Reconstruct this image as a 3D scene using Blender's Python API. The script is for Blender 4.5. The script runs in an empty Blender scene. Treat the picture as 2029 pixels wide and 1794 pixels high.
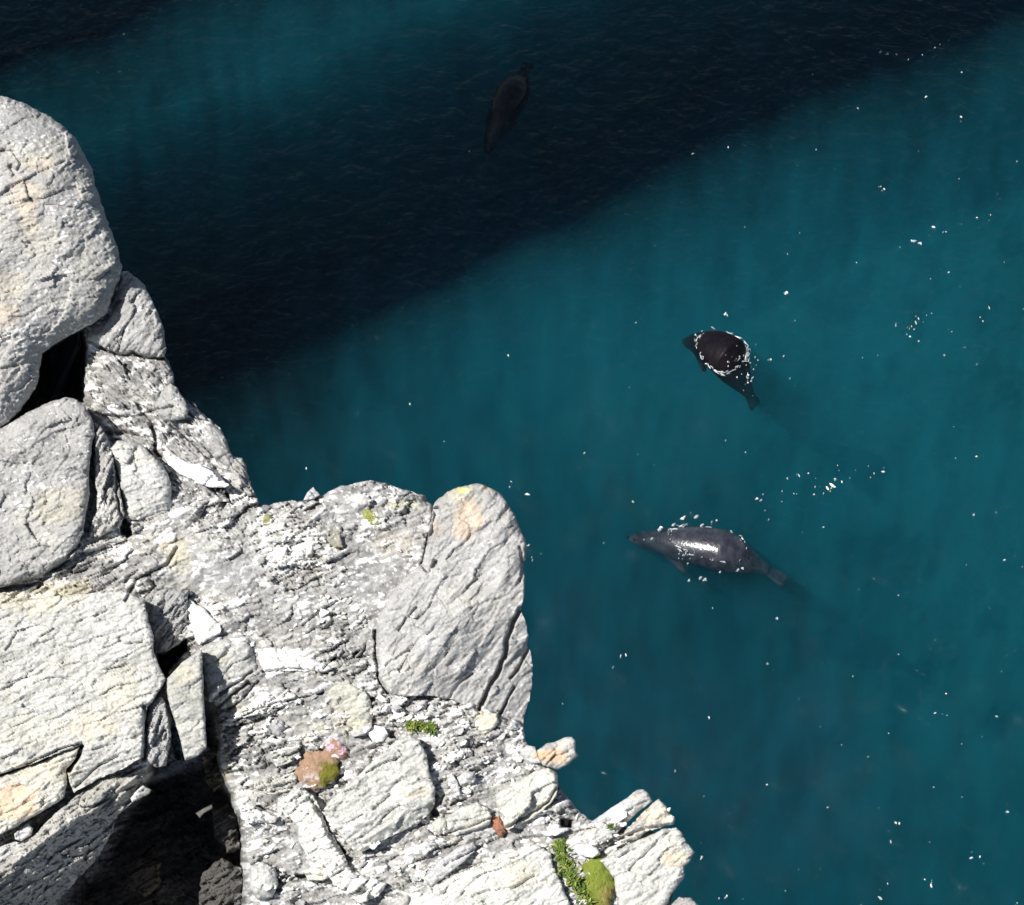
import bpy, bmesh, math, random
import numpy as np
from mathutils import Vector, Matrix

# ------------------------------------------------------------------ camera, sky, sun, exposure
W0, H0, F = 2029.0, 1794.0, 6600.0            # photograph size and focal length in its pixels
PITCH = math.radians(55.0)                     # looking down from the cliff top
cp, sp = math.cos(PITCH), math.sin(PITCH)
RIGHT = np.array([1.0, 0, 0]); UP = np.array([0, sp, cp]); FWD = np.array([0, cp, -sp])
CAM = np.array([0.0, -40 * cp, 40 * sp])
scene = bpy.context.scene
col = scene.collection
cd = bpy.data.cameras.new('camera'); cam = bpy.data.objects.new('camera', cd); col.objects.link(cam)
cam.location = CAM; cam.rotation_euler = (math.radians(90) - PITCH, 0, 0)
cd.sensor_width = 36; cd.lens = 36 * F / W0; cd.clip_start = 0.5; cd.clip_end = 2000
scene.camera = cam
SUN = -0.44 * RIGHT + 0.29 * UP - 0.85 * FWD; SUN /= np.linalg.norm(SUN)
world = bpy.data.worlds.new('World'); scene.world = world; world.use_nodes = True
wn = world.node_tree; wn.nodes.clear()
wo = wn.nodes.new('ShaderNodeOutputWorld'); wb = wn.nodes.new('ShaderNodeBackground'); ws = wn.nodes.new('ShaderNodeTexSky')
ws.sky_type = 'NISHITA'; ws.sun_disc = False
ws.sun_elevation = math.asin(SUN[2]); ws.sun_rotation = math.atan2(SUN[0], SUN[1])
wb.inputs[1].default_value = 0.05
wn.links.new(ws.outputs[0], wb.inputs[0]); wn.links.new(wb.outputs[0], wo.inputs[0])
sl = bpy.data.lights.new('sun', 'SUN'); sl.energy = 4.6; sl.angle = math.radians(0.5); sl.color = (1.0, 0.965, 0.92)
so = bpy.data.objects.new('sun', sl); col.objects.link(so); so.location = (0, 0, 80)
so.rotation_euler = Vector(SUN).to_track_quat('Z', 'Y').to_euler()
scene.view_settings.view_transform = 'Standard'; scene.view_settings.look = 'None'
scene.view_settings.exposure = 0.48; scene.view_settings.gamma = 1.0
scene.view_settings.use_curve_mapping = False
cy = scene.cycles
cy.max_bounces = 8; cy.diffuse_bounces = 3; cy.glossy_bounces = 2; cy.transmission_bounces = 3
cy.volume_bounces = 2; cy.volume_step_rate = 1.0; cy.volume_max_steps = 256; cy.transparent_max_bounces = 12
cy.use_denoising = True

# ------------------------------------------------------------------ geometry helpers
D0 = 14.0                                      # distance of the cliff top rocks from the camera
PX = D0 / F                                    # one photograph pixel at that distance, in metres

def cam_pt(x, y, D):
    x = np.asarray(x, float); y = np.asarray(y, float); D = np.asarray(D, float)
    a = (x - W0 / 2) / F * D; b = (H0 / 2 - y) / F * D
    return CAM + a[..., None] * RIGHT + b[..., None] * UP + D[..., None] * FWD

def rock_pt(x, y, h):
    return cam_pt(x, y, D0 - np.asarray(h, float) * PX)

def sea_pt(x, y, z=0.0):
    d = (x - W0 / 2) / F * RIGHT + (H0 / 2 - y) / F * UP + FWD
    t = (z - CAM[2]) / d[2]
    return CAM + t * d

def hsh(ix, iy, seed):
    with np.errstate(over='ignore'):
        h = (ix.astype(np.int64) * 374761393 + iy.astype(np.int64) * 668265263 + seed * 1442695041) & 0xFFFFFFFF
        h = ((h ^ (h >> 13)) * 1274126177) & 0xFFFFFFFF
        h = ((h ^ (h >> 16)) * 2246822519) & 0xFFFFFFFF
        h = h ^ (h >> 15)
    return (h & 0xFFFFFF) / float(0x1000000)

def vn(x, y, seed):
    ix = np.floor(x); iy = np.floor(y); fx = x - ix; fy = y - iy
    fx = fx * fx * (3 - 2 * fx); fy = fy * fy * (3 - 2 * fy)
    a = hsh(ix, iy, seed); b = hsh(ix + 1, iy, seed); c = hsh(ix, iy + 1, seed); d = hsh(ix + 1, iy + 1, seed)
    return ((a * (1 - fx) + b * fx) * (1 - fy) + (c * (1 - fx) + d * fx) * fy) * 2 - 1

def fbm(x, y, seed, octs=4, gain=0.5):
    s = 0; a = 1.0; t = 0
    for k in range(octs):
        s = s + a * vn(x * 2 ** k + 17.3 * k, y * 2 ** k - 9.1 * k, seed + k * 31); t += a; a *= gain
    return s / t

def rot(x, y, th):
    c, s = math.cos(math.radians(th)), math.sin(math.radians(th))
    return x * c - y * s, x * s + y * c        # along the bedding, across it

def facets(x, y, La, Lq, th, seed, off, tilt, crack=0.0, cw=0.08):
    """Broken stone: every cell of a stretched cell pattern has its own height and tilt."""
    a, q = rot(x, y, th)
    a = a / La; q = q / Lq
    wx = 0.35 * vn(a * 1.7, q * 1.7, seed + 5); wy = 0.35 * vn(a * 1.7 + 40, q * 1.7, seed + 6)
    a = a + wx; q = q + wy
    ia = np.floor(a); iq = np.floor(q)
    b1 = np.full(a.shape, 9.0); b2 = np.full(a.shape, 9.0); val = np.zeros(a.shape)
    for di in (-1, 0, 1):
        for dj in (-1, 0, 1):
            ca = ia + di; cq = iq + dj
            px = ca + 0.1 + 0.8 * hsh(ca, cq, seed); py = cq + 0.1 + 0.8 * hsh(ca, cq, seed + 1)
            dx = a - px; dy = q - py; d = np.sqrt(dx * dx + dy * dy)
            v = off * (hsh(ca, cq, seed + 2) * 2 - 1) + tilt * (dx * La * (hsh(ca, cq, seed + 3) * 2 - 1) + dy * Lq * (hsh(ca, cq, seed + 4) * 2 - 1))
            near = d < b1
            b2 = np.where(near, b1, np.minimum(b2, d)); val = np.where(near, v, val); b1 = np.where(near, d, b1)
    if crack:
        val = val - crack * np.clip(1 - (b2 - b1) / cw, 0, 1)
    return val

def smooth(t):
    t = np.clip(t, 0, 1); return t * t * (3 - 2 * t)

def seg_dist(x, y, pts, closed):
    n = len(pts); best = np.full(x.shape, 1e9)
    for i in range(n if closed else n - 1):
        (x0, y0), (x1, y1) = pts[i], pts[(i + 1) % n]
        dx, dy = x1 - x0, y1 - y0; L = dx * dx + dy * dy + 1e-9
        t = np.clip(((x - x0) * dx + (y - y0) * dy) / L, 0, 1)
        best = np.minimum(best, (x - x0 - t * dx) ** 2 + (y - y0 - t * dy) ** 2)
    return np.sqrt(best)

def sdist(x, y, pts):
    d = seg_dist(x, y, pts, True)
    ins = np.zeros(x.shape, bool); n = len(pts)
    for i in range(n):
        (x0, y0), (x1, y1) = pts[i], pts[(i + 1) % n]
        if y0 == y1: continue
        c = ((y0 > y) != (y1 > y)) & (x < (x1 - x0) * (y - y0) / (y1 - y0) + x0)
        ins ^= c
    return np.where(ins, d, -d)

# ------------------------------------------------------------------ materials
def new_mat(name):
    m = bpy.data.materials.new(name); m.use_nodes = True
    nt = m.node_tree; nt.nodes.clear()
    return m, nt, nt.nodes.new('ShaderNodeOutputMaterial')

def rock_material():
    m, nt, out = new_mat('schist_rock'); N = nt.nodes.new; L = nt.links.new
    b = N('ShaderNodeBsdfPrincipled'); b.inputs['Roughness'].default_value = 0.82
    b.inputs['Specular IOR Level'].default_value = 0.25
    at = N('ShaderNodeAttribute'); at.attribute_name = 'tint'
    tc = N('ShaderNodeNewGeometry')
    n1 = N('ShaderNodeTexNoise'); n1.inputs['Scale'].default_value = 90; n1.inputs['Detail'].default_value = 6; n1.inputs['Roughness'].default_value = 0.7
    n2 = N('ShaderNodeTexNoise'); n2.inputs['Scale'].default_value = 14; n2.inputs['Detail'].default_value = 5
    L(tc.outputs['Position'], n1.inputs['Vector']); L(tc.outputs['Position'], n2.inputs['Vector'])
    r1 = N('ShaderNodeMapRange'); r1.inputs[1].default_value = 0.3; r1.inputs[2].default_value = 0.7; r1.inputs[3].default_value = 0.78; r1.inputs[4].default_value = 1.2
    L(n1.outputs[0], r1.inputs[0])
    r2 = N('ShaderNodeMapRange'); r2.inputs[1].default_value = 0.3; r2.inputs[2].default_value = 0.7; r2.inputs[3].default_value = 0.88; r2.inputs[4].default_value = 1.1
    L(n2.outputs[0], r2.inputs[0])
    mu = N('ShaderNodeMath'); mu.operation = 'MULTIPLY'; L(r1.outputs[0], mu.inputs[0]); L(r2.outputs[0], mu.inputs[1])
    mx = N('ShaderNodeVectorMath'); mx.operation = 'SCALE'; L(at.outputs['Color'], mx.inputs[0]); L(mu.outputs[0], mx.inputs['Scale'])
    L(mx.outputs[0], b.inputs['Base Color'])
    bp = N('ShaderNodeBump'); bp.inputs['Strength'].default_value = 0.55; bp.inputs['Distance'].default_value = 0.006
    L(n1.outputs[0], bp.inputs['Height']); L(bp.outputs[0], b.inputs['Normal'])
    L(b.outputs[0], out.inputs[0]); return m

def plain(name, color, rough=0.7, var=0.25, scale=60, bump=0.3, spec=0.3):
    m, nt, out = new_mat(name); N = nt.nodes.new; L = nt.links.new
    b = N('ShaderNodeBsdfPrincipled'); b.inputs['Roughness'].default_value = rough; b.inputs['Specular IOR Level'].default_value = spec
    g = N('ShaderNodeNewGeometry'); n = N('ShaderNodeTexNoise'); n.inputs['Scale'].default_value = scale; n.inputs['Detail'].default_value = 5
    L(g.outputs['Position'], n.inputs['Vector'])
    r = N('ShaderNodeMapRange'); r.inputs[1].default_value = 0.3; r.inputs[2].default_value = 0.7; r.inputs[3].default_value = 1 - var; r.inputs[4].default_value = 1 + var
    L(n.outputs[0], r.inputs[0])
    s = N('ShaderNodeVectorMath'); s.operation = 'SCALE'; s.inputs[0].default_value = color[:3]; L(r.outputs[0], s.inputs['Scale'])
    L(s.outputs[0], b.inputs['Base Color'])
    bp = N('ShaderNodeBump'); bp.inputs['Strength'].default_value = bump; bp.inputs['Distance'].default_value = 0.01
    L(n.outputs[0], bp.inputs['Height']); L(bp.outputs[0], b.inputs['Normal'])
    L(b.outputs[0], out.inputs[0]); return m

ROCK = rock_material()

# ------------------------------------------------------------------ mesh / tagging helpers
def tag(o, label=None, cat=None, group=None, kind=None):
    if label: o['label'] = label
    if cat: o['category'] = cat
    if group: o['group'] = group
    if kind: o['kind'] = kind
    return o

def mesh_obj(name, V, faces, mat, tint=None, smooth_shade=True, parent=None, origin=None):
    V = np.asarray(V, float)
    if origin is None: origin = V.mean(0)
    me = bpy.data.meshes.new(name)
    faces = np.asarray(faces)
    k = faces.shape[1]
    me.vertices.add(len(V)); me.vertices.foreach_set('co', (V - origin).astype(np.float32).ravel())
    me.loops.add(faces.size); me.loops.foreach_set('vertex_index', faces.astype(np.int32).ravel())
    me.polygons.add(len(faces)); me.polygons.foreach_set('loop_start', np.arange(0, faces.size, k, dtype=np.int32))
    me.polygons.foreach_set('use_smooth', np.full(len(faces), bool(smooth_shade)))
    me.update(calc_edges=True)
    if tint is not None:
        ca = me.color_attributes.new('tint', 'FLOAT_COLOR', 'POINT')
        c4 = np.ones((len(V), 4), np.float32); c4[:, :3] = tint
        ca.data.foreach_set('color', c4.ravel())
    me.materials.append(mat)
    o = bpy.data.objects.new(name, me); col.objects.link(o); o.location = origin
    if parent is not None:
        o.parent = parent; o.location = Vector(origin) - parent.location
    return o

# ------------------------------------------------------------------ relief of the rocks
CRACKS = [  # (points, half width, depth)
 ([(1032,1205),(1014,1240),(1003,1270),(1000,1300),(985,1335),(965,1370),(950,1405)], 6, 34),
 ([(1045,1288),(1030,1322),(1012,1345)], 4, 20), ([(1018,1360),(1005,1390),(988,1418)], 4, 20),
 ([(865,1010),(860,1050),(850,1080),(843,1115)], 10, 34), ([(838,1118),(850,1130),(862,1116)], 8, 26),
 ([(743,1250),(745,1300),(750,1345),(768,1372)], 5, 30), ([(790,1250),(805,1225),(825,1205)], 4, 14),
 ([(765,1320),(795,1298),(810,1290)], 4, 10), ([(890,1385),(910,1355),(935,1335)], 4, 10), ([(1030,1085),(1040,1130),(1028,1150)], 4, 15),
 ([(200,690),(225,702),(245,705),(262,698),(275,706),(290,709),(330,712)], 4, 30),
 ([(230,702),(238,690),(240,675),(246,655)], 3, 10),
 ([(300,845),(310,870),(305,895),(318,905)], 5, 40), ([(420,968),(440,968),(450,978),(454,992)], 4, 40),
 ([(342,805),(300,815),(265,828),(205,822)], 4, 14), ([(330,835),(400,895),(450,955)], 3, 14),
 ([(215,860),(245,858),(275,868)], 5, 16), ([(185,905),(186,960),(180,1010)], 4, 20), ([(230,930),(232,985),(244,1035)], 4, 24),
 ([(155,1080),(120,1120),(90,1138),(75,1165)], 5, 22), ([(0,1535),(60,1512),(120,1485),(163,1472)], 3, 14),
 ([(163,1478),(150,1510),(137,1528)], 5, 50), ([(285,1400),(290,1440),(285,1500)], 5, 26), ([(330,1385),(340,1440),(352,1500)], 6, 34),
 ([(235,1500),(200,1515),(150,1560)], 3, 12), ([(420,1390),(450,1365),(480,1345),(500,1330)], 4, 18), ([(432,1400),(460,1378),(492,1352)], 4, 24),
 ([(450,1410),(480,1385),(512,1350)], 4, 20), ([(855,1600),(865,1615)], 8, 30), ([(860,1658),(930,1640),(975,1620)], 3, 18),
 ([(1000,1642),(1045,1618),(1085,1590),(1105,1562)], 4, 22), ([(620,1590),(640,1620),(655,1660),(680,1690)], 6, 24),
 ([(1115,1632),(1130,1636)], 9, 40), ([(1245,1640),(1290,1598)], 3, 14), ([(1180,1700),(1230,1660),(1285,1640),(1335,1632)], 4, 18),
 ([(880,1715),(930,1690),(990,1660)], 3, 16), ([(570,1740),(640,1735)], 5, 24), ([(560,1500),(590,1490),(600,1478)], 3, 18),
 ([(510,1600),(550,1615)], 5, 30), ([(470,1425),(540,1395),(640,1375)], 3, 16), ([(450,1440),(500,1432),(560,1405)], 3, 16),
 ([(520,1330),(590,1325),(650,1335)], 3, 14), ([(600,1240),(660,1195),(700,1180)], 3, 10), ([(675,1290),(640,1325)], 3, 14),
 ([(90,1520),(170,1490),(230,1475)], 2.5, 6), ([(900,1740),(960,1710),(1020,1700)], 3, 12), ([(950,1770),(1020,1760),(1060,1735)], 3, 12),
 ([(250,1190),(270,1150),(330,1120),(352,1085)], 5, 18), ([(0,1165),(60,1160),(100,1140)], 5, 20),
 ([(490,1560),(530,1572),(580,1560)], 3, 14), ([(20,330),(30,345)], 5, 12), ([(0,300),(25,300),(40,325),(25,350)], 4, 10),
]
PITS = [  # (outline, depth, wall width)
 ([(78,700),(120,672),(168,650),(175,690),(168,740),(170,800),(130,800),(20,850),(-60,880),(-60,850),(30,820),(60,780)], 560, 12),
 ([(320,1330),(404,1290),(412,1380),(432,1400),(440,1450),(440,1505),(450,1550),(468,1590),(486,1640),(492,1700),(488,2100),(-400,2100),(-400,1700),(0,1680),(200,1590),(290,1530),(320,1400)], 520, 24),
 ([(305,1290),(330,1290),(372,1262),(372,1290),(345,1320),(326,1348)], 320, 8),
 ([(238,1032),(250,1025),(262,1035),(262,1060),(250,1068),(236,1058)], 120, 6),
 ([(870,1030),(1000,1010),(1030,1090),(1030,1200),(1040,1300),(1040,1440),(1000,1430),(945,1402),(900,1380),(800,1374),(772,1365),(752,1330),(752,1240),(800,1160),(850,1120)], 90, 22),
 ([(1108,1620),(1135,1620),(1138,1640),(1110,1638)], 60, 5),
 ([(568,1730),(640,1728),(640,1744),(575,1748)], 30, 6),
]
CP = np.array([(-300,300,-60),(100,300,-40),(120,720,-90),(220,600,-50),(290,560,-70),(280,650,-35),(300,780,-40),(390,870,-60),(480,960,-80),(250,860,-60),(260,1045,-30),
 (100,1120,10),(300,1110,0),(430,1100,4),(350,1180,-20),(450,1200,0),(600,1050,0),(700,1000,-15),(620,1180,0),(700,1250,-20),(850,1060,-25),(900,1200,-70),
 (560,1280,-14),(640,1340,-20),(460,1330,-20),(330,1310,-60),(410,1450,-90),(350,1600,-160),(100,1750,-160),(420,1750,-120),(510,1520,-50),(520,1700,-55),
 (600,1450,-34),(800,1420,-40),(950,1450,-50),(1030,1480,-70),(700,1600,-60),(900,1550,-40),(1000,1650,-50),(1150,1650,-62),(850,1750,-40),(1100,1750,-50),
 (1300,1700,-85),(600,1750,-50),(100,1400,-20),(50,1550,-20),(-300,1400,0),(-300,900,0),(600,2000,-40),(1200,2000,-60),(1350,1760,-110)], float)

def shepard(x, y, P, p=3.0, eps=900.0):
    num = np.zeros(x.shape); den = np.zeros(x.shape)
    for a, b, c in P:
        w = 1.0 / ((x - a) ** 2 + (y - b) ** 2 + eps) ** (p / 2)
        num += w * c; den += w
    return num / den

LICHEN_AND_PATCHES = [  # (x, y, rx, ry, colour, strength)   coloured growths, quartz and dark patches where the photograph has them
 (50,385,45,32,(0.60,0.50,0.36),.6),(80,325,40,14,(0.62,0.52,0.35),.55),(90,300,60,26,(0.58,0.57,0.47),.4),(60,430,26,40,(0.60,0.50,0.36),.5),(85,480,50,36,(0.57,0.54,0.43),.4),(15,625,34,24,(0.56,0.45,0.32),.55),
 (20,560,40,30,(0.56,0.50,0.38),.5),(120,1000,70,35,(0.56,0.52,0.38),.5),(60,1190,120,28,(0.58,0.55,0.40),.7),(130,1165,60,18,(0.55,0.48,0.30),.6),
 (25,1590,62,38,(0.66,0.45,0.26),.85),(90,1530,80,25,(0.62,0.56,0.42),.6),(180,1440,60,30,(0.62,0.55,0.40),.7),(60,1450,90,40,(0.60,0.58,0.46),.5),(240,1370,50,50,(0.64,0.60,0.46),.6),
 (345,1085,26,30,(0.60,0.54,0.38),.8),(355,1120,22,25,(0.60,0.56,0.40),.6),(925,1030,34,40,(0.62,0.46,0.30),.75),(905,975,30,24,(0.62,0.60,0.40),.6),(915,968,16,9,(0.75,0.62,0.16),.9),
 (965,965,20,8,(0.68,0.60,0.25),.5),(800,1000,36,14,(0.62,0.60,0.36),.6),(780,1080,55,30,(0.56,0.53,0.46),.7),(870,1045,14,20,(0.36,0.28,0.2),.7),
 (1095,1497,34,17,(0.72,0.40,0.18),.95),(1118,1478,16,10,(0.62,0.52,0.36),.5),(1290,1618,45,16,(0.62,0.54,0.38),.7),(1262,1580,10,8,(0.6,0.5,0.3),.6),(1335,1705,28,20,(0.66,0.54,0.36),.8),
 (1030,1730,40,25,(0.62,0.56,0.38),.5),(830,1570,34,8,(0.45,0.36,0.24),.7),(700,1440,40,25,(0.55,0.52,0.36),.5),(680,1390,40,40,(0.52,0.49,0.38),.4),(455,1400,25,18,(0.60,0.58,0.42),.6),
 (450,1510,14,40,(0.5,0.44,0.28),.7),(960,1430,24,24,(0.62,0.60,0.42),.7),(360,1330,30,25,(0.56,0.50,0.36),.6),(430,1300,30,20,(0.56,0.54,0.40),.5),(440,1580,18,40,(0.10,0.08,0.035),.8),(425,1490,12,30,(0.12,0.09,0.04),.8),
 (560,1100,60,42,(0.74,0.74,0.71),.9),(520,1040,40,20,(0.72,0.72,0.70),.8),(590,1080,40,22,(0.72,0.72,0.69),.7),(620,1060,30,18,(0.7,0.7,0.68),.6),(395,1235,26,36,(0.78,0.78,0.74),.95),
 (570,1300,70,18,(0.72,0.72,0.70),.9),(420,1215,20,22,(0.74,0.74,0.72),.9),(180,690,12,14,(0.8,0.8,0.78),.9),(245,536,16,6,(0.8,0.8,0.8),.9),
 (590,1600,50,30,(0.70,0.70,0.64),.8),(640,1660,34,44,(0.72,0.72,0.68),.8),(700,1745,50,30,(0.74,0.74,0.70),.8),(500,1610,35,14,(0.76,0.76,0.74),.9),
 (530,1380,50,14,(0.74,0.74,0.72),.8),(745,1460,22,18,(0.82,0.82,0.82),.95),(860,1460,22,10,(0.75,0.75,0.75),.9),(1160,1688,28,13,(0.84,0.84,0.84),.95),(1225,1610,22,17,(0.82,0.82,0.84),.95),
 (1160,1632,30,6,(0.82,0.82,0.82),.9),(850,1405,30,12,(0.7,0.7,0.7),.7),(245,1290,30,20,(0.6,0.6,0.58),.4),
 (225,690,30,22,(0.30,0.295,0.29),.5),(220,760,40,45,(0.22,0.215,0.21),.65),(370,890,50,26,(0.24,0.235,0.23),.6),(555,1230,90,32,(0.27,0.265,0.26),.6),(630,1160,60,26,(0.30,0.295,0.29),.5),
 (200,590,16,12,(0.3,0.295,0.29),.6),(560,1640,36,22,(0.27,0.265,0.26),.5),(540,1690,30,12,(0.28,0.28,0.27),.5),(470,1130,90,60,(0.36,0.355,0.355),.5),
]

CAVE_SHADE = [(402,1500),(412,1380),(434,1410),(440,1505),(450,1550),(468,1590),(488,1640),(494,1720),(492,1900),(100,1900),(150,1750),(215,1670),(236,1620),(290,1545),(350,1510)]  # cave shade painted into the rock colour as near-black
def rock_tint(x, y, base, seed, fleck=1.0, white=0.0, chips=0.0):
    n = fbm(x / 60, y / 60, seed, 4)
    a, q = rot(x, y, 28)
    f1 = fbm(a / 16, q / 5, seed + 50, 3, .6)
    f2 = vn(a / 7, q / 3.2, seed + 60)
    g = np.asarray(base)[None, :] * (1 + 0.14 * n + 0.14 * f1 + 0.06 * vn(x / 3, y / 3, seed + 9))[:, None]
    warm = smooth((fbm(x / 90 + 5, y / 60, seed + 70, 4) - 0.02) / 0.3) * (0.55 + 0.45 * vn(a / 11, q / 7, seed + 71))
    g = g * (1 - 0.42 * warm[:, None]) + np.array([0.53, 0.515, 0.44]) * 0.42 * warm[:, None]
    if chips:
        c1 = facets(x, y, 29, 11, 20, seed + 12, 1.0, 0); c2 = facets(x, y, 13, 6, 6, seed + 13, 1.0, 0); c0 = facets(x, y, 66, 24, 20, seed + 11, 1.0, 0)
        g = g * (1 + chips * (0.22 * c1 + 0.25 * c2 + .12 * c0))[:, None]
        wc = (smooth((c1 + .5 * c0 - .78) / .1) + smooth((c2 + .4 * vn(x / 50, y / 50, 33) - .86) / .06)).clip(0, 1)[:, None] * .85
        g = g * (1 - wc) + np.array([.76, .76, .75]) * wc
    w = smooth((f2 + 0.45 * n + 0.25 * vn(x / 40, y / 40, seed + 4) - 0.74) / 0.14) * fleck
    w = np.maximum(w, white * smooth((f1 + 0.35) / 0.5))
    w = np.clip(w, 0, 1)[:, None]
    g = g * (1 - w) + np.array([0.82, 0.82, 0.80]) * w
    dk = smooth((-f2 - 0.4 * n - 0.74) / 0.14)[:, None] * 0.55
    g = g * (1 - dk) + np.array([0.13, 0.125, 0.115]) * dk
    x2 = x + 14 * fbm(x / 22, y / 22, 901, 3); y2 = y + 14 * fbm(x / 22 + 9, y / 22, 902, 3)
    for (lx, ly, rx, ry, c, s) in LICHEN_AND_PATCHES:
        m = np.abs(x - lx) < rx * 2.2
        if not m.any(): continue
        d = ((x2[m] - lx) / rx) ** 2 + ((y2[m] - ly) / ry) ** 2
        k = smooth((1.3 - d) / 1.0) * s * (.78 if c[0] > c[2] * 1.25 else 1.0)
        k = (k * (0.75 + 0.25 * vn(x[m] / 6, y[m] / 6, 77)))[:, None]
        br = (1 + 0.22 * f1[m] + 0.1 * f2[m])[:, None]
        g[m] = g[m] * (1 - k) + np.array(c) * br * k
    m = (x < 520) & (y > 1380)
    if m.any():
        dd = sdist(x2[m], y2[m], CAVE_SHADE)
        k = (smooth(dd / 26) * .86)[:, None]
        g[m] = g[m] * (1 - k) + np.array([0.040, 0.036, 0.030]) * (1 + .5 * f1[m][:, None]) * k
    return np.clip(g, 0.01, 0.9)

def detail(x, y, kind, th, seed):
    if kind == 'boulder':
        return (11 * fbm(x / 130, y / 130, seed, 3) + facets(x, y, 120, 70, th, seed + 15, 1.5, 0.17) + facets(x, y, 70, 36, th, seed + 11, 3.4, 0.15, 2, .03) + facets(x, y, 28, 9, th, seed + 12, 1.4, 0.27)
                + facets(x, y, 9, 5, th, seed + 13, 0.9, 0.34) + 1.3 * fbm(x / 9, y / 6, seed + 14, 3, .6))
    if kind == 'slab':
        return (8 * fbm(x / 90, y / 70, seed, 3) + facets(x, y, 110, 22, th, seed + 11, 3.6, 0.14, 4, .05) + facets(x, y, 34, 9, th, seed + 12, 1.5, 0.24)
                + facets(x, y, 14, 5, th, seed + 13, 1.0, 0.30) + 1.5 * fbm(x / 8, y / 5, seed + 14, 3, .6))
    if kind == 'layered':
        return (10 * fbm(x / 80, y / 60, seed, 3) + facets(x, y, 90, 15, th, seed + 11, 8, 0.3, 10, .1) + facets(x, y, 30, 7.5, th, seed + 12, 4.6, 0.55, 6, .13)
                + facets(x, y, 10, 4.5, th, seed + 13, 1.8, 0.4) + 1.5 * fbm(x / 6, y / 4, seed + 14, 3, .6))
    if kind == 'ruled':
        a, q = rot(x, y, th)
        return (12 * fbm(x / 120, y / 120, seed, 3) + 8 * fbm(a / 100, q / 24, seed + 2, 4, .55) + facets(x, y, 95, 34, th, seed + 11, 3.0, 0.16, 5, .035)
                + facets(x, y, 34, 10, th, seed + 12, 1.2, 0.22) + facets(x, y, 10, 5, th, seed + 13, .4, 0.2) + 1.2 * fbm(x / 9, y / 6, seed + 14, 3, .6))
    amp = 0.45 + 0.75 * smooth((fbm(x / 85, y / 60, seed + 20, 3) + 0.25) / 0.5)      # calmer and rougher ground
    return (10 * fbm(x / 90, y / 90, seed, 3) + amp * (facets(x, y, 66, 24, th, seed + 11, 12, 0.34, 12, .09) + facets(x, y, 29, 11, th, seed + 12, 8, 0.50, 9, .13)
            + facets(x, y, 13, 6, th - 14, seed + 13, 3.8, 0.55, 2, .15)) + 1.1 * fbm(x / 6, y / 5, seed + 14, 3, .6))

def cracks_at(x, y):
    h = np.zeros(x.shape)
    jx = x + 3 * fbm(x / 14, y / 14, 61, 3); jy = y + 3 * fbm(x / 14 + 7, y / 14, 62, 3)
    for pts, w, dep in CRACKS:
        xs = [p[0] for p in pts]; ys = [p[1] for p in pts]
        m = (x > min(xs) - 25) & (x < max(xs) + 25) & (y > min(ys) - 25) & (y < max(ys) + 25)
        if m.any():
            d = seg_dist(jx[m], jy[m], pts, False)
            h[m] = np.minimum(h[m], -dep * smooth((w - d) / (0.6 * w)))
    return h

HM_S = 4                                        # shared height map, to stand small things on
HMW, HMH = 420, 480                             # covers x,y from -100
HM = np.full((HMH, HMW), -900.0)

def hm_write(x, y, h):
    i = ((y + 100) / HM_S).astype(int); j = ((x + 100) / HM_S).astype(int)
    m = (i >= 0) & (i < HMH) & (j >= 0) & (j < HMW)
    np.maximum.at(HM, (i[m], j[m]), h[m])

def hm(x, y):
    i = int((y + 100) / HM_S); j = int((x + 100) / HM_S)
    w = HM[max(i - 1, 0):i + 2, max(j - 1, 0):j + 2]; w = w[w > -800]
    return float(np.median(w)) if w.size else -60.0

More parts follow.
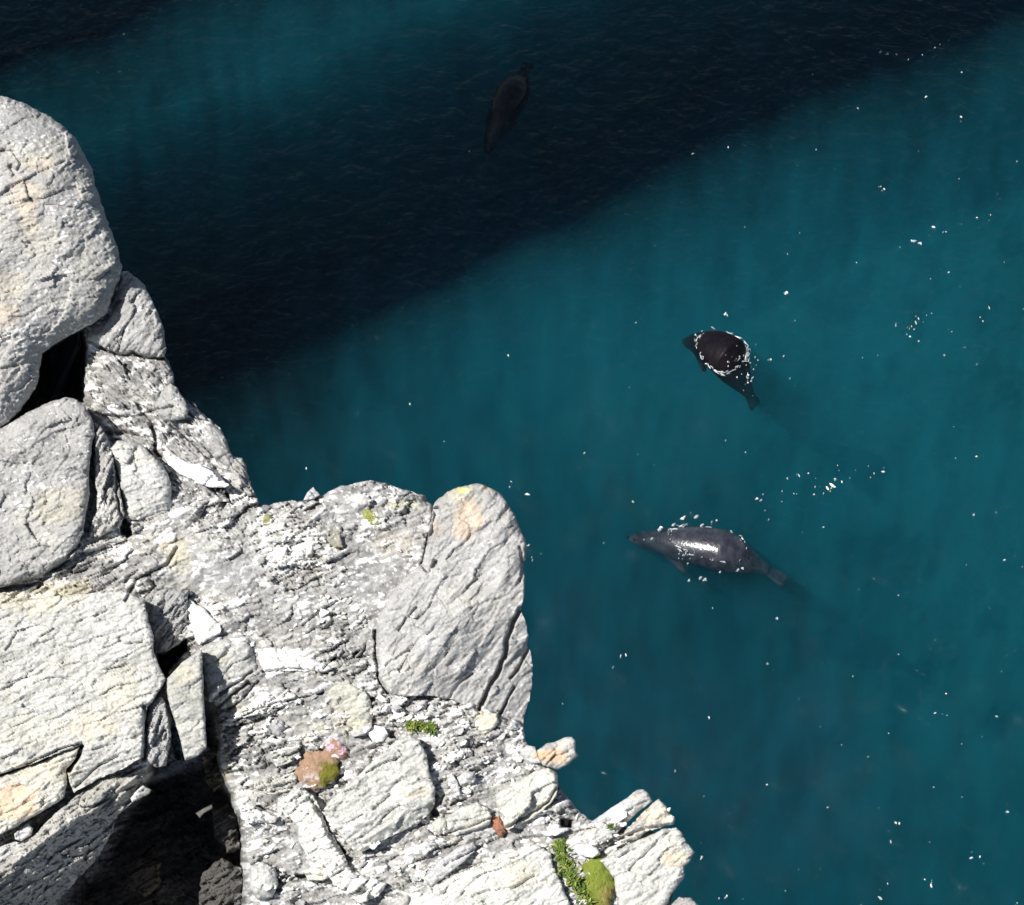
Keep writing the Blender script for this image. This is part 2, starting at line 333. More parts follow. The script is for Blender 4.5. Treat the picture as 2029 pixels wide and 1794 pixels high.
def relief(name, poly, hfun, tfun, step=2.0, warp=4.0, seed=1, skirt=90, shrink=0.12, rings=3, deep=None, shade=True, matl=None):
    xs = [p[0] for p in poly]; ys = [p[1] for p in poly]
    gx = np.arange(min(xs) - 8, max(xs) + 8, step); gy = np.arange(min(ys) - 8, max(ys) + 8, step)
    X, Y = np.meshgrid(gx, gy); nx = len(gx); ny = len(gy)
    x = X.ravel(); y = Y.ravel()
    d = sdist(x + warp * fbm(x / 16, y / 16, seed + 3, 4, .6), y + warp * fbm(x / 16 + 31, y / 16, seed + 4, 4, .6), poly)
    Dg = d.reshape(ny, nx); ddy, ddx = np.gradient(Dg, step)
    inside = Dg > 0
    cell = inside[:-1, :-1] | inside[1:, :-1] | inside[:-1, 1:] | inside[1:, 1:]
    ci, cj = np.nonzero(cell)
    v00 = ci * nx + cj
    quads = np.stack([v00, v00 + nx, v00 + nx + 1, v00 + 1], 1)
    used = np.unique(quads)
    remap = np.full(nx * ny, -1); remap[used] = np.arange(len(used)); quads = remap[quads]
    x = x[used].copy(); y = y[used].copy(); d = d[used]
    g = np.hypot(ddx.ravel()[used], ddy.ravel()[used]) + 1e-6
    out = d < 0
    mv = np.clip(-d, 0, step * 1.3)
    x[out] += (ddx.ravel()[used] / g * mv)[out]; y[out] += (ddy.ravel()[used] / g * mv)[out]
    d = np.maximum(d, 0)
    h = hfun(x, y, d)
    hm_write(x, y, h)
    V = rock_pt(x, y, h)
    T = tfun(x, y)
    E = np.concatenate([quads[:, [0, 1]], quads[:, [1, 2]], quads[:, [2, 3]], quads[:, [3, 0]]])
    key = np.minimum(E[:, 0], E[:, 1]).astype(np.int64) * (len(x) + 1) + np.maximum(E[:, 0], E[:, 1])
    _, inv, cnt = np.unique(key, return_inverse=True, return_counts=True)
    B = E[cnt[inv] == 1]
    bv = np.unique(B); n = len(x); rm = np.full(n, -1); rm[bv] = np.arange(len(bv))
    faces = [quads]; Vs = [V]; Ts = [T]
    cx, cyy = x[bv].mean(), y[bv].mean()
    prev = bv; base = n
    if deep is None: rings = max(3, int(skirt / 12))
    for r in range(1, rings + 1):
        t = r / rings
        if deep is None:
            k = 1 - shrink * t
            sz = max(max(xs) - min(xs), max(ys) - min(ys))
            jit = 1 + min(9.0, skirt * .1) / sz * (fbm(x[bv] / 22 + r * .9, y[bv] / 22 - r * .7, seed + 8, 3) + .8 * (hsh(np.floor(x[bv] / 16 + y[bv] / 23 + .3 * r), np.full(len(bv), float(r // 2)), seed) - .5))
            R = rock_pt(cx + (x[bv] - cx) * k * jit, cyy + (y[bv] - cyy) * k * jit, h[bv] - skirt * t)
        else:                                   # the cliff runs on down into the sea
            P0 = rock_pt(x[bv], y[bv], h[bv])
            fall = (P0[:, 2] + 2.0) * t ** 1.6
            R = P0 - fall[:, None] * np.array([0, 0, 1.0]) + (fall * -0.16)[:, None] * RIGHT + (fall * -0.05)[:, None] * np.array([0, 1.0, 0])
            R = R + (np.minimum(fall, 2.5) * 0.10)[:, None] * np.stack([vn(x[bv] / 30, y[bv] / 30 + r * 3, 5), vn(x[bv] / 30, y[bv] / 30 + r * 3, 6) - .6, np.zeros(len(bv))], 1)
        ids = base + np.arange(len(bv)); rm2 = np.full(n, -1); rm2[bv] = ids
        pm = np.full(n, -1); pm[bv] = prev
        faces.append(np.stack([pm[B[:, 1]], pm[B[:, 0]], rm2[B[:, 0]], rm2[B[:, 1]]], 1))
        Vs.append(R); Ts.append(T[bv] * (1.0 if deep is None else 0.8)); prev = ids; base += len(bv)
    if deep is None:                            # closed at the back
        c = rock_pt(np.array([cx]), np.array([cyy]), np.array([h[bv].mean() - skirt * 1.1]))
        Vs.append(c); Ts.append(T[:1])
        faces.append(np.stack([rm2[B[:, 1]], rm2[B[:, 0]], np.full(len(B), base), np.full(len(B), base)], 1))
    V = np.concatenate(Vs); Tn = np.concatenate(Ts)
    Q = np.concatenate(faces)
    tri = np.concatenate([Q[:, [0, 1, 2]], Q[Q[:, 2] != Q[:, 3]][:, [0, 2, 3]]])
    return mesh_obj(name, V, tri, matl or ROCK, Tn, shade)

GREY = (0.365, 0.36, 0.35)

def add_rock(name, label, poly, kind='boulder', th=28, h=0, gx=0, gy=0, R=40, drop=30, seed=1, base=GREY, fleck=1.0, white=0.0, warp=4, skirt=90, cat='rock', group=None, bumps=(), step=2.0, planes=()):
    cx = sum(p[0] for p in poly) / len(poly); cyy = sum(p[1] for p in poly) / len(poly)
    def hf(x, y, d):
        t = np.clip(d / R, 0, 1)
        hh = h + gx * (x - cx) + gy * (y - cyy) - drop * (1 - np.sqrt(1 - (1 - t) ** 2))
        for (px, py, ax, ay, off) in planes:      # cut faces
            hh = np.minimum(hh, h + ax * (x - px) + ay * (y - py) + off)
        for (bx, by, br, bh) in bumps:
            hh = hh + bh * np.exp(-((x - bx) ** 2 + (y - by) ** 2) / br ** 2)
        return hh + detail(x, y, kind, th, seed) + cracks_at(x, y)
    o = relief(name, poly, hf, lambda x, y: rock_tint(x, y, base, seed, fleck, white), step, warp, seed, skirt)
    return tag(o, label, cat, group, 'thing')

# ------------------------------------------------------------------ sea, seabed
WATER_BASE = 0.30
PLUMES_AND_SHADE = [(1050, 560, 3.6, 2.6, .42), (1700, 500, 4.2, 2.6, .42), (1980, 950, 3.0, 3.6, .30), (1350, 760, 3.0, 2.4, .10), (620, 180, 3.0, 2.2, .04), (1700, 1600, 4.5, 3.0, .12), (330, 600, 3.2, 3.0, -.55), (150, 120, 3.0, 2.2, -.22)]
def water_material():
    m, nt, out = new_mat('sea_water'); N = nt.nodes.new; L = nt.links.new
    tr = N('ShaderNodeBsdfTransparent'); gl = N('ShaderNodeBsdfGlossy'); gl.inputs['Roughness'].default_value = 0.05
    g = N('ShaderNodeNewGeometry')
    n1 = N('ShaderNodeTexNoise'); n1.inputs['Scale'].default_value = 3.4; n1.inputs['Detail'].default_value = 6; n1.inputs['Roughness'].default_value = 0.6
    L(g.outputs['Position'], n1.inputs['Vector'])
    bp = N('ShaderNodeBump'); bp.inputs['Strength'].default_value = 0.7; bp.inputs['Distance'].default_value = 0.115
    L(n1.outputs[0], bp.inputs['Height']); L(bp.outputs[0], gl.inputs['Normal'])
    fr = N('ShaderNodeFresnel'); fr.inputs['IOR'].default_value = 1.38; L(bp.outputs[0], fr.inputs['Normal'])
    mx = N('ShaderNodeMixShader'); L(fr.outputs[0], mx.inputs[0]); L(tr.outputs[0], mx.inputs[1]); L(gl.outputs[0], mx.inputs[2])
    L(mx.outputs[0], out.inputs['Surface'])
    # milky plumes of stirred up sediment; negative ones paint the cliff's deeper shade
    def mth(op, a, b=None, clamp=False):
        q = N('ShaderNodeMath'); q.operation = op; q.use_clamp = clamp
        for i, v in enumerate((a, b)):
            if v is None: continue
            if isinstance(v, (int, float)): q.inputs[i].default_value = v
            else: L(v, q.inputs[i])
        return q.outputs[0]
    flat = N('ShaderNodeVectorMath'); flat.operation = 'MULTIPLY'; flat.inputs[1].default_value = (1, 1, 0.25); L(g.outputs['Position'], flat.inputs[0])
    na = N('ShaderNodeTexNoise'); na.inputs['Scale'].default_value = 0.42; na.inputs['Detail'].default_value = 3; na.inputs['Roughness'].default_value = .55; L(flat.outputs[0], na.inputs['Vector'])
    nb = N('ShaderNodeTexNoise'); nb.inputs['Scale'].default_value = 3.2; nb.inputs['Detail'].default_value = 3; nb.inputs['Distortion'].default_value = .6; fl2 = N('ShaderNodeVectorMath'); fl2.operation = 'MULTIPLY'; fl2.inputs[1].default_value = (1, .75, 0.2); L(g.outputs['Position'], fl2.inputs[0]); L(fl2.outputs[0], nb.inputs['Vector'])
    rb = N('ShaderNodeMapRange'); rb.inputs[1].default_value = .36; rb.inputs[2].default_value = .62; rb.inputs[3].default_value = -.28; rb.inputs[4].default_value = .24; L(nb.outputs[0], rb.inputs[0])
    tot = None
    for (px, py, rx, ry, amt) in PLUMES_AND_SHADE:
        c = sea_pt(px, py)
        sub = N('ShaderNodeVectorMath'); sub.operation = 'SUBTRACT'; L(g.outputs['Position'], sub.inputs[0]); sub.inputs[1].default_value = (c[0], c[1], 0)
        mu = N('ShaderNodeVectorMath'); mu.operation = 'MULTIPLY'; L(sub.outputs[0], mu.inputs[0]); mu.inputs[1].default_value = (1 / rx, 1 / ry, 0)
        ln = N('ShaderNodeVectorMath'); ln.operation = 'LENGTH'; L(mu.outputs[0], ln.inputs[0])
        w = mth('SUBTRACT', 1.0, ln.outputs['Value'], True); w = mth('MULTIPLY', w, amt)
        tot = w if tot is None else mth('ADD', tot, w)
    dens = mth('ADD', mth('MULTIPLY', na.outputs[0], 0.34), mth('ADD', rb.outputs[0], mth('ADD', tot, WATER_BASE)))
    dens = mth('MAXIMUM', dens, 0.1)
    sc = N('ShaderNodeVolumeScatter'); sc.inputs['Color'].default_value = (0.011, 0.136, 0.183, 1); L(dens, sc.inputs['Density'])
    ab = N('ShaderNodeVolumeAbsorption'); ab.inputs['Color'].default_value = (0.0, 0.50, 0.56, 1); ab.inputs['Density'].default_value = 0.66
    ad = N('ShaderNodeAddShader'); L(sc.outputs[0], ad.inputs[0]); L(ab.outputs[0], ad.inputs[1])
    L(ad.outputs[0], out.inputs['Volume']); m.cycles.homogeneous_volume = False; m.cycles.volume_step_rate = 0.5; return m

def box(name, x0, x1, y0, y1, z0, z1, mat):
    V = [(x, y, z) for z in (z0, z1) for y in (y0, y1) for x in (x0, x1)]
    Fq = [(0, 2, 3, 1), (4, 5, 7, 6), (0, 1, 5, 4), (2, 6, 7, 3), (0, 4, 6, 2), (1, 3, 7, 5)]
    return mesh_obj(name, V, Fq, mat, None, False)

sea = box('sea', -300, 300, -200, 500, -12, 0, water_material())
tag(sea, kind='structure')

def make_seabed():
    # fine near the camera's view, coarse outside it
    def axis(a, b, lo, hi, fine, coarse):
        return np.unique(np.concatenate([np.arange(lo, a, coarse), np.arange(a, b, fine), np.arange(b, hi, coarse), [hi]]))
    gx = axis(-9, 9, -295, 295, 0.09, 8); gy = axis(-9, 10, -195, 495, 0.09, 8)
    X, Y = np.meshgrid(gx, gy); x = X.ravel(); y = Y.ravel()
    z = -4.3 + 0.25 * fbm(x / 5, y / 5, 401, 4) + 0.06 * fbm(x / 0.8, y / 0.8, 402, 3)
    # image position of every seabed point, to lay weed and sand and paint the shadow band's dark
    P = np.stack([x, y, z], 1) - CAM; D = P @ FWD
    ix = W0 / 2 + F * (P @ RIGHT) / D; iy = H0 / 2 - F * (P @ UP) / D
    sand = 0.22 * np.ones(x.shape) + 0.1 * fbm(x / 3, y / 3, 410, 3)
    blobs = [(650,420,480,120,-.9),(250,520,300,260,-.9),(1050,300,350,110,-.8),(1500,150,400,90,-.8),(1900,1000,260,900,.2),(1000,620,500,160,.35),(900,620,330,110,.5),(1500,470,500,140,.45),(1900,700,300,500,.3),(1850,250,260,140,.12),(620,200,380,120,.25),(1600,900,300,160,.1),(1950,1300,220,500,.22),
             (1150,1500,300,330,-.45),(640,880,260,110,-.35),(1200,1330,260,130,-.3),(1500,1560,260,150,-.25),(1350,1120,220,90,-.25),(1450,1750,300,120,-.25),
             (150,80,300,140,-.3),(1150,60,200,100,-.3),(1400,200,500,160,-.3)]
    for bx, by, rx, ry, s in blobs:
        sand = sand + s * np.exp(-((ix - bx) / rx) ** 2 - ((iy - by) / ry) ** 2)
    # seaweed: streaks leaning with the swell, and rounder tufts
    u = x * 0.93 - y * 0.36; v = x * 0.36 + y * 0.93
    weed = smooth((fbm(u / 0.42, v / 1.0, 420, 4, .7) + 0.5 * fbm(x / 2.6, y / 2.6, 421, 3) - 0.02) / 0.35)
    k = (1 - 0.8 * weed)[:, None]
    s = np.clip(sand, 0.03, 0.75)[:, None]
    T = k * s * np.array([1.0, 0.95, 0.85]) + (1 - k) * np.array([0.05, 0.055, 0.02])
    z = z + 0.06 * weed
    nx = len(gx); ny = len(gy); i, j = np.meshgrid(np.arange(ny - 1), np.arange(nx - 1), indexing='ij')
    v0 = (i * nx + j).ravel()
    m, nt, out = new_mat('sand_weed_and_shade'); b = nt.nodes.new('ShaderNodeBsdfDiffuse'); at = nt.nodes.new('ShaderNodeAttribute'); at.attribute_name = 'tint'
    nt.links.new(at.outputs['Color'], b.inputs[0]); nt.links.new(b.outputs[0], out.inputs[0])
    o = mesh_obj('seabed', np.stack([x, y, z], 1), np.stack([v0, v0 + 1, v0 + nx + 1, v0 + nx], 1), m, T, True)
    tag(o, kind='structure')
make_seabed()

# ------------------------------------------------------------------ unseen stacks added left of the view to throw shade across the water
SHADE_STACK_ROCK = plain('shade_stack_rock', (0.30, 0.295, 0.28), 0.9, 0.3, 2.0, 0.6)
def shade_stack(cx, cyv, rx, ry, H, seed, label):
    nv, nu = 120, 120
    V = []; 
    for k in range(nv + 1):
        z = -9 + (H + 9) * k / nv; t = max(0.0, (z / H))
        shr = 1 - 0.10 * t
        if k > nv - 8: shr *= math.sqrt(max(0.0, 1 - ((k - (nv - 8)) / 8.0) ** 2)) * 0.98 + 0.02
        a = np.linspace(0, 2 * math.pi, nu, endpoint=False)
        ca, sa = np.cos(a), np.sin(a)
        r = 1.0 / (np.abs(ca) ** 4 + np.abs(sa) ** 4) ** 0.25            # squarish plan
        ux = ca * r; uy = sa * r
        n = 1 + 0.16 * fbm(ux * 1.3 + seed, uy * 1.3 + z / 7, seed, 4) + facets(ux * 30 + uy * 22, np.full(nu, z * 9.0), 22, 14, 10, seed + 1, 0.05, 0.0)
        V.append(np.stack([cx + rx * shr * ux * n, cyv + ry * shr * uy * n, np.full(nu, z)], 1))
    V = np.concatenate(V); Fc = []
    for k in range(nv):
        for i in range(nu):
            j = (i + 1) % nu; Fc.append((k * nu + i, k * nu + j, (k + 1) * nu + j, (k + 1) * nu + i))
    V = np.concatenate([V, [[cx, cyv, H + 0.1]]]); c = len(V) - 1
    for i in range(nu): Fc.append((nv * nu + i, nv * nu + (i + 1) % nu, c, c))
    Q = np.array(Fc); tri = np.concatenate([Q[:, [0, 1, 2]], Q[Q[:, 2] != Q[:, 3]][:, [0, 2, 3]]])
    o = mesh_obj('shade_stack', V, tri, SHADE_STACK_ROCK, None, False, origin=np.array([cx, cyv, 0.0]))
    return tag(o, label, 'sea stack')  # unseen stacks, added only to cast shade on the water
# feet of the added stacks, just beyond the left edge of the picture
shade_stack(-9.35, 0.35, 2.3, 1.55, 36, 3, 'unseen tall grey stack added to cast shade, nearest the overhanging boulder, left of the view')
shade_stack(-9.8, 6.6, 2.3, 1.25, 30, 8, 'unseen tall grey stack added to cast shade, farther out beyond the first one, left of the view')

# ------------------------------------------------------------------ the cliff itself: bedrock behind and between the boulders
SIL = [(-260,150),(-60,175),(0,200),(60,240),(120,290),(160,360),(190,440),(215,500),(236,540),(252,541),(270,554),(285,570),(300,598),(314,628),(324,657),(327,690),(325,706),(334,714),(342,742),(348,775),(364,790),(385,800),(400,818),(418,832),(435,848),(448,868),(452,886),
 (462,904),(480,908),(487,920),(490,940),(497,962),(505,978),(516,1000),(530,1000),(545,996),(570,994),(603,991),(620,984),(645,980),(665,967),(700,957),(735,952),(765,957),(790,967),(818,976),(842,982),(846,994),(860,1004),(880,1010),
 (960,1000),(1000,1030),(1020,1080),(1020,1150),(1015,1200),(1025,1260),(1030,1320),(1030,1400),(1036,1440),(1040,1468),(1055,1482),(1062,1500),(1085,1520),(1102,1530),(1106,1555),(1118,1573),(1134,1590),(1150,1610),(1170,1625),(1200,1630),(1250,1640),(1300,1650),(1330,1680),(1345,1710),
 (1338,1750),(1325,1775),(1326,1794),(1340,1790),(1352,1778),(1372,1784),(1385,1800),(1380,1900),(1390,2060),(-260,2060)]
def base_h(x, y):
    h = shepard(x, y, CP)
    for poly, dep, w in PITS:
        xs = [p[0] for p in poly]; ys = [p[1] for p in poly]
        m = (x > min(xs) - 5) & (x < max(xs) + 5) & (y > min(ys) - 5) & (y < max(ys) + 5)
        if m.any():
            jx = x[m] + 5 * fbm(x[m] / 18, y[m] / 18, 71, 3); jy = y[m] + 5 * fbm(x[m] / 18 + 7, y[m] / 18, 72, 3)
            h[m] -= dep * smooth(sdist(jx, jy, poly) / w)
    return h
def bedrock_h(x, y, d):
    th_l = 20
    a = detail(x, y, 'rubble', th_l, 100)
    b = detail(x, y, 'layered', -38, 140)               # beds dip the other way in the upper ledge
    k = smooth((520 - x) / 60) * smooth((1010 - y) / 50)
    c = detail(x, y, 'layered', 22, 180)
    kl = smooth((300 - x) / 60) * smooth((y - 1040) / 40)
    k2 = smooth((y - 1650) / 80) * smooth((x - 800) / 80)
    dt = a * (1 - k) + b * k; dt = dt * (1 - kl) + c * kl; dt = dt * (1 - k2) + (0.7 * c) * k2
    # calmer sheets: the lump left of the white wedge and the middle of the headland
    for (cx, cyy, rx, ry, s) in ((450,1110,110,75,.55),(770,1130,110,100,.72),(690,1180,60,50,.4),(700,1010,90,35,.35)):
        dt = dt * (1 - s * np.exp(-((x - cx) / rx) ** 4 - ((y - cyy) / ry) ** 4))
    t = np.clip(d / 26, 0, 1)
    return base_h(x, y) + dt + cracks_at(x, y) - 30 * (1 - np.sqrt(1 - (1 - t) ** 2))
def bed_tint(x, y):
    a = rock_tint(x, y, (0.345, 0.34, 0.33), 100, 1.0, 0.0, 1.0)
    u, q = rot(x, y, -38)                               # pale and dark bands of the upper ledge
    k = smooth((520 - x) / 60) * smooth((1010 - y) / 50)
    band = fbm(u / 60, q / 7, 155, 3, .6)
    return a * (1 + (k * (0.55 * band))[:, None])
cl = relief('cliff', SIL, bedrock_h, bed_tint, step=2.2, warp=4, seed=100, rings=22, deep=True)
tag(cl, kind='structure')
# the cliff top runs on beyond the left and lower edges of the picture
def outer_h(x, y, d):
    return -34 + 30 * fbm(x / 260, y / 260, 610, 4) + facets(x, y, 210, 120, 25, 611, 26, .18, 14, .05) + facets(x, y, 90, 45, 25, 612, 12, .3) - 40 * (1 - np.sqrt(1 - (1 - np.clip(d / 60, 0, 1)) ** 2))
for nm, pl in (('cliff_top', [(-860,-60),(-560,-20),(-226,160),(-226,1200),(-222,2030),(-226,3000),(-860,3000),(-900,1500)]), ('cliff_top', [(-240,2026),(400,2030),(1000,2026),(1370,2030),(1400,2300),(1470,2600),(1500,3000),(-240,3000)])):
    tag(relief(nm, pl, outer_h, lambda x, y: rock_tint(x, y, (0.38, 0.377, 0.365), 620, .6, 0.0), step=9.0, warp=10, seed=600, rings=16, deep=True), kind='structure')

# ------------------------------------------------------------------ the named rocks
RK = []
def rk(*a, **k):
    o = add_rock(*a, **k); RK.append(o); return o
rk('boulder', 'huge rounded pale boulder with orange lichen at the upper left', [(-260,165),(-60,172),(0,189),(25,197),(55,208),(90,225),(125,250),(147,270),(165,300),(182,335),(190,370),(200,400),(212,435),(222,460),(232,490),(242,530),(238,550),(230,568),(222,590),(218,606),(212,620),(195,634),(165,652),(135,668),(110,682),(84,700),(80,725),(77,748),(70,770),(58,790),(40,815),(20,836),(0,848),(-260,860)],
   h=95, gx=-.06, gy=-.03, R=110, drop=95, seed=201, th=20, bumps=((60,420,120,14),(170,430,60,-10),(80,620,90,10)), planes=((40,700,-.1,-.55,25),), skirt=170, warp=3.5)
rk('boulder', 'big smooth grey boulder wedged below the overhanging one, at the left edge', [(-260,900),(0,850),(30,832),(60,815),(100,796),(130,787),(150,791),(166,803),(180,825),(187,840),(187,860),(181,885),(178,912),(177,950),(176,985),(172,1005),(168,1032),(164,1055),(155,1082),(146,1102),(115,1125),(80,1142),(40,1152),(0,1166),(-260,1200)],
   h=52, gx=.03, gy=-.02, R=32, drop=28, seed=211, th=32, planes=((120,1060,-.25,-.35,18),), skirt=120, warp=3)
rk('rock_slab', 'narrow upright grey slab beside the shadowed gap', [(184,838),(200,845),(213,866),(222,900),(232,940),(240,985),(247,1020),(240,1044),(216,1055),(196,1066),(176,1064),(181,1040),(190,1012),(192,975),(187,945),(188,905),(186,870)],
   kind='layered', th=62, h=14, R=16, drop=16, seed=221, skirt=60, warp=2.5)
rk('boulder', 'rounded pale block between the narrow slab and the dark crevice', [(216,888),(235,872),(260,874),(284,884),(300,900),(316,914),(332,936),(339,955),(341,985),(343,1002),(333,1012),(300,1023),(266,1031),(250,1026),(246,992),(238,955),(230,925)],
   h=8, R=34, drop=30, seed=231, th=15, skirt=60, warp=3, base=(0.46,0.46,0.445))
rk('rock', 'rounded folded rock on the skyline over black shaded water', [(240,537),(254,538),(270,550),(286,566),(301,596),(315,626),(325,655),(329,690),(326,708),(302,710),(268,704),(232,701),(206,690),(196,684),(172,672),(178,658),(212,628),(222,602),(236,562)],
   kind='slab', th=52, h=-18, gx=.02, R=34, drop=30, seed=241, skirt=80, warp=2.5)
rk('rock', 'smooth grey lump on the ledge above the dark strata', [(322,772),(338,760),(352,768),(364,790),(374,812),(368,828),(352,834),(330,836),(312,822),(306,802)], kind='boulder', h=-22, R=24, drop=22, seed=251, skirt=50, warp=2, th=-40)
rk('rock', 'smooth pale rock at the seaward edge of the upper ledge', [(398,852),(416,838),(436,852),(449,872),(452,888),(462,906),(470,920),(452,928),(430,912),(408,888)], kind='boulder', h=-48, R=22, drop=20, seed=255, skirt=60, warp=2, th=-40)
rk('rock', 'jagged knob at the foot of the upper ledge', [(448,935),(460,910),(480,908),(488,922),(491,942),(498,962),(506,980),(490,985),(468,972)], kind='layered', h=-58, R=16, drop=18, seed=257, skirt=60, warp=2.5, th=-50)
rk('rock_slab', 'bright white quartz slab catching the sun on the upper ledge', [(322,894),(335,893),(352,904),(376,918),(396,919),(430,940),(454,962),(446,967),(416,966),(390,956),(352,937),(330,920)], kind='boulder', h=-28, gx=.10, gy=.22, R=7, drop=8, seed=261, base=(0.83,0.83,0.83), fleck=1, white=.9, skirt=30, warp=2.5)
rk('boulder', 'very large grey boulder with a deep cleft at the tip of the headland', [(858,1004),(869,990),(886,976),(906,966),(930,960),(950,959),(976,968),(991,979),(1006,996),(1017,1016),(1031,1046),(1040,1068),(1043,1086),(1040,1112),(1036,1133),(1041,1150),(1040,1172),(1035,1196),(1032,1210),(1038,1222),(1044,1242),(1047,1262),(1045,1280),(1051,1292),(1055,1320),(1054,1350),(1050,1386),(1044,1402),(1038,1422),(1038,1450),(1040,1466),(1000,1442),(945,1410),(900,1387),(860,1380),(800,1380),(768,1373),(748,1342),(743,1262),(750,1220),(772,1180),(802,1142),(838,1116),(845,1080),(852,1040)],
   kind='ruled', th=48, h=16, R=26, drop=30, seed=271, bumps=((950,1060,60,16),(870,1230,70,12)), planes=((880,1180,-.34,-.38,30),(1000,1100,-.60,-.05,24),(800,1200,.25,-.1,24)), skirt=160, warp=3, base=(0.40,0.395,0.385), fleck=.7)
rk('rock_slab', 'giant pale slab filling the left edge below the layered band', [(-260,1230),(0,1196),(60,1188),(110,1180),(180,1176),(250,1172),(284,1188),(294,1222),(304,1258),(306,1294),(320,1330),(328,1346),(312,1376),(292,1402),(286,1440),(289,1470),(284,1500),(240,1526),(200,1541),(146,1572),(138,1552),(136,1528),(152,1508),(164,1488),(160,1476),(60,1515),(-260,1620)],
   kind='slab', th=20, h=72, gx=-.01, R=16, drop=14, seed=281, planes=((250,1400,-.12,-.42,30),), skirt=150, warp=3, base=(0.46,0.458,0.43))
rk('rock_slab', 'orange stained slab at the left edge split off by a crack', [(-260,1632),(0,1538),(60,1518),(120,1492),(158,1480),(160,1490),(148,1508),(132,1526),(133,1552),(128,1580),(100,1600),(60,1621),(20,1645),(0,1655),(-260,1740)],
   kind='slab', th=28, h=58, R=14, drop=16, seed=291, skirt=120, warp=3, base=(0.50,0.49,0.44), planes=((90,1560,0,-.4,26),))
rk('rock', 'dark rough block beside the giant pale slab above a black hole', [(287,1182),(330,1166),(374,1168),(371,1220),(374,1262),(354,1276),(330,1290),(308,1296),(305,1262),(293,1222)], kind='layered', th=55, h=-6, gx=.08, gy=-.25, R=18, drop=20, seed=301, skirt=110, warp=3, base=(0.33,0.33,0.33), fleck=.3)
rk('rock_slab', 'upright wedge slab with fine ruled bedding beside the dark cave', [(400,1286),(402,1340),(405,1400),(409,1482),(395,1497),(366,1508),(358,1470),(345,1422),(333,1386),(330,1346),(362,1312)],
   kind='ruled', th=20, h=56, gx=-.03, gy=-.1, R=8, drop=10, seed=311, skirt=150, warp=2, base=(0.42,0.42,0.39), fleck=.4)
rk('rock', 'split grey pillar between the giant slab and the wedge slab', [(296,1402),(318,1380),(332,1390),(340,1425),(338,1470),(330,1518),(306,1520),(290,1505),(292,1470),(288,1440)], kind='layered', th=70, h=38, gx=-.2, R=12, drop=14, seed=321, skirt=110, warp=3, base=(0.36,0.36,0.36), fleck=.4)
rk('rock_slab', 'long tilted slab with a sunlit upper edge over the dark cave', [(-260,1840),(0,1700),(66,1658),(90,1630),(122,1600),(160,1572),(200,1546),(240,1540),(282,1538),(284,1552),(272,1570),(262,1590),(236,1612),(226,1640),(216,1660),(196,1700),(150,1745),(80,1830),(-60,2000),(-260,2060)],
   kind='layered', th=34, h=34, R=7, drop=8, seed=331, planes=((150,1622,-1.05,-1.45,0),), skirt=110, warp=3, base=(0.38,0.37,0.345), fleck=.4)
rk('rock', 'small sunlit slab tip hanging over the dark cave', [(258,1582),(270,1568),(284,1556),(302,1566),(296,1574),(276,1584),(262,1590)], kind='boulder', h=18, R=6, drop=6, seed=335, skirt=18, warp=1.5, base=(0.55,0.55,0.53))
rk('rock', 'white stone lodged at the left edge under the orange slab', [(28,1652),(38,1642),(56,1630),(66,1642),(62,1655),(44,1668),(30,1664)], kind='boulder', h=30, R=8, drop=8, seed=336, skirt=30, warp=1.5, base=(0.5,0.5,0.49))
rk('rock', 'flaky grey stone at the left edge above the black corner', [(-20,1690),(0,1676),(30,1668),(52,1672),(66,1690),(52,1704),(20,1700),(-10,1712)], kind='layered', h=18, R=8, drop=8, seed=337, skirt=40, warp=2.5, th=35, base=(0.45,0.45,0.44))
rk('boulder', 'lumpy lichened rock with deep grooves along its lower edge', [(398,1282),(440,1264),(480,1262),(500,1284),(511,1318),(506,1342),(474,1360),(440,1392),(416,1392),(404,1345)], kind='boulder', th=38, h=4, R=24, drop=26, seed=341, skirt=80, warp=3, planes=((460,1330,-.35,-.75,14),), base=(0.42,0.42,0.40))
rk('rock', 'large pale block with layered shaded flank in the middle of the rubble', [(696,1548),(735,1512),(785,1468),(812,1456),(832,1470),(846,1496),(851,1530),(861,1560),(863,1592),(852,1612),(830,1632),(790,1651),(745,1672),(722,1688),(700,1684),(684,1664),(662,1640),(642,1604),(650,1590)],
   kind='slab', th=30, h=6, gx=-.02, gy=-.02, R=10, drop=12, seed=351, planes=((790,1600,-.55,-.9,20),), skirt=70, warp=3, base=(0.52,0.52,0.485))
rk('rock', 'yellowish pale block beside the seaward edge', [(980,1574),(1005,1560),(1032,1546),(1060,1527),(1085,1522),(1102,1534),(1106,1556),(1104,1576),(1088,1597),(1060,1621),(1030,1636),(1004,1646),(999,1640),(996,1616),(986,1600)], kind='boulder', th=28, h=-10, R=12, drop=16, seed=361, skirt=50, warp=2.5, base=(0.54,0.54,0.48), planes=((1060,1600,-.2,-.5,18),))
rk('rock', 'flat pale block left of the small red cushion', [(884,1622),(905,1604),(945,1590),(966,1600),(975,1620),(972,1634),(940,1646),(902,1658),(888,1645)], kind='boulder', th=20, h=-20, R=9, drop=12, seed=371, skirt=40, warp=2.5, base=(0.52,0.52,0.48))
rk('rock', 'round pale knob at the end of the flat pale block', [(856,1632),(870,1617),(884,1622),(886,1645),(872,1654),(860,1648)], kind='boulder', h=-20, R=14, drop=14, seed=373, skirt=30, warp=1.5, base=(0.56,0.56,0.50))
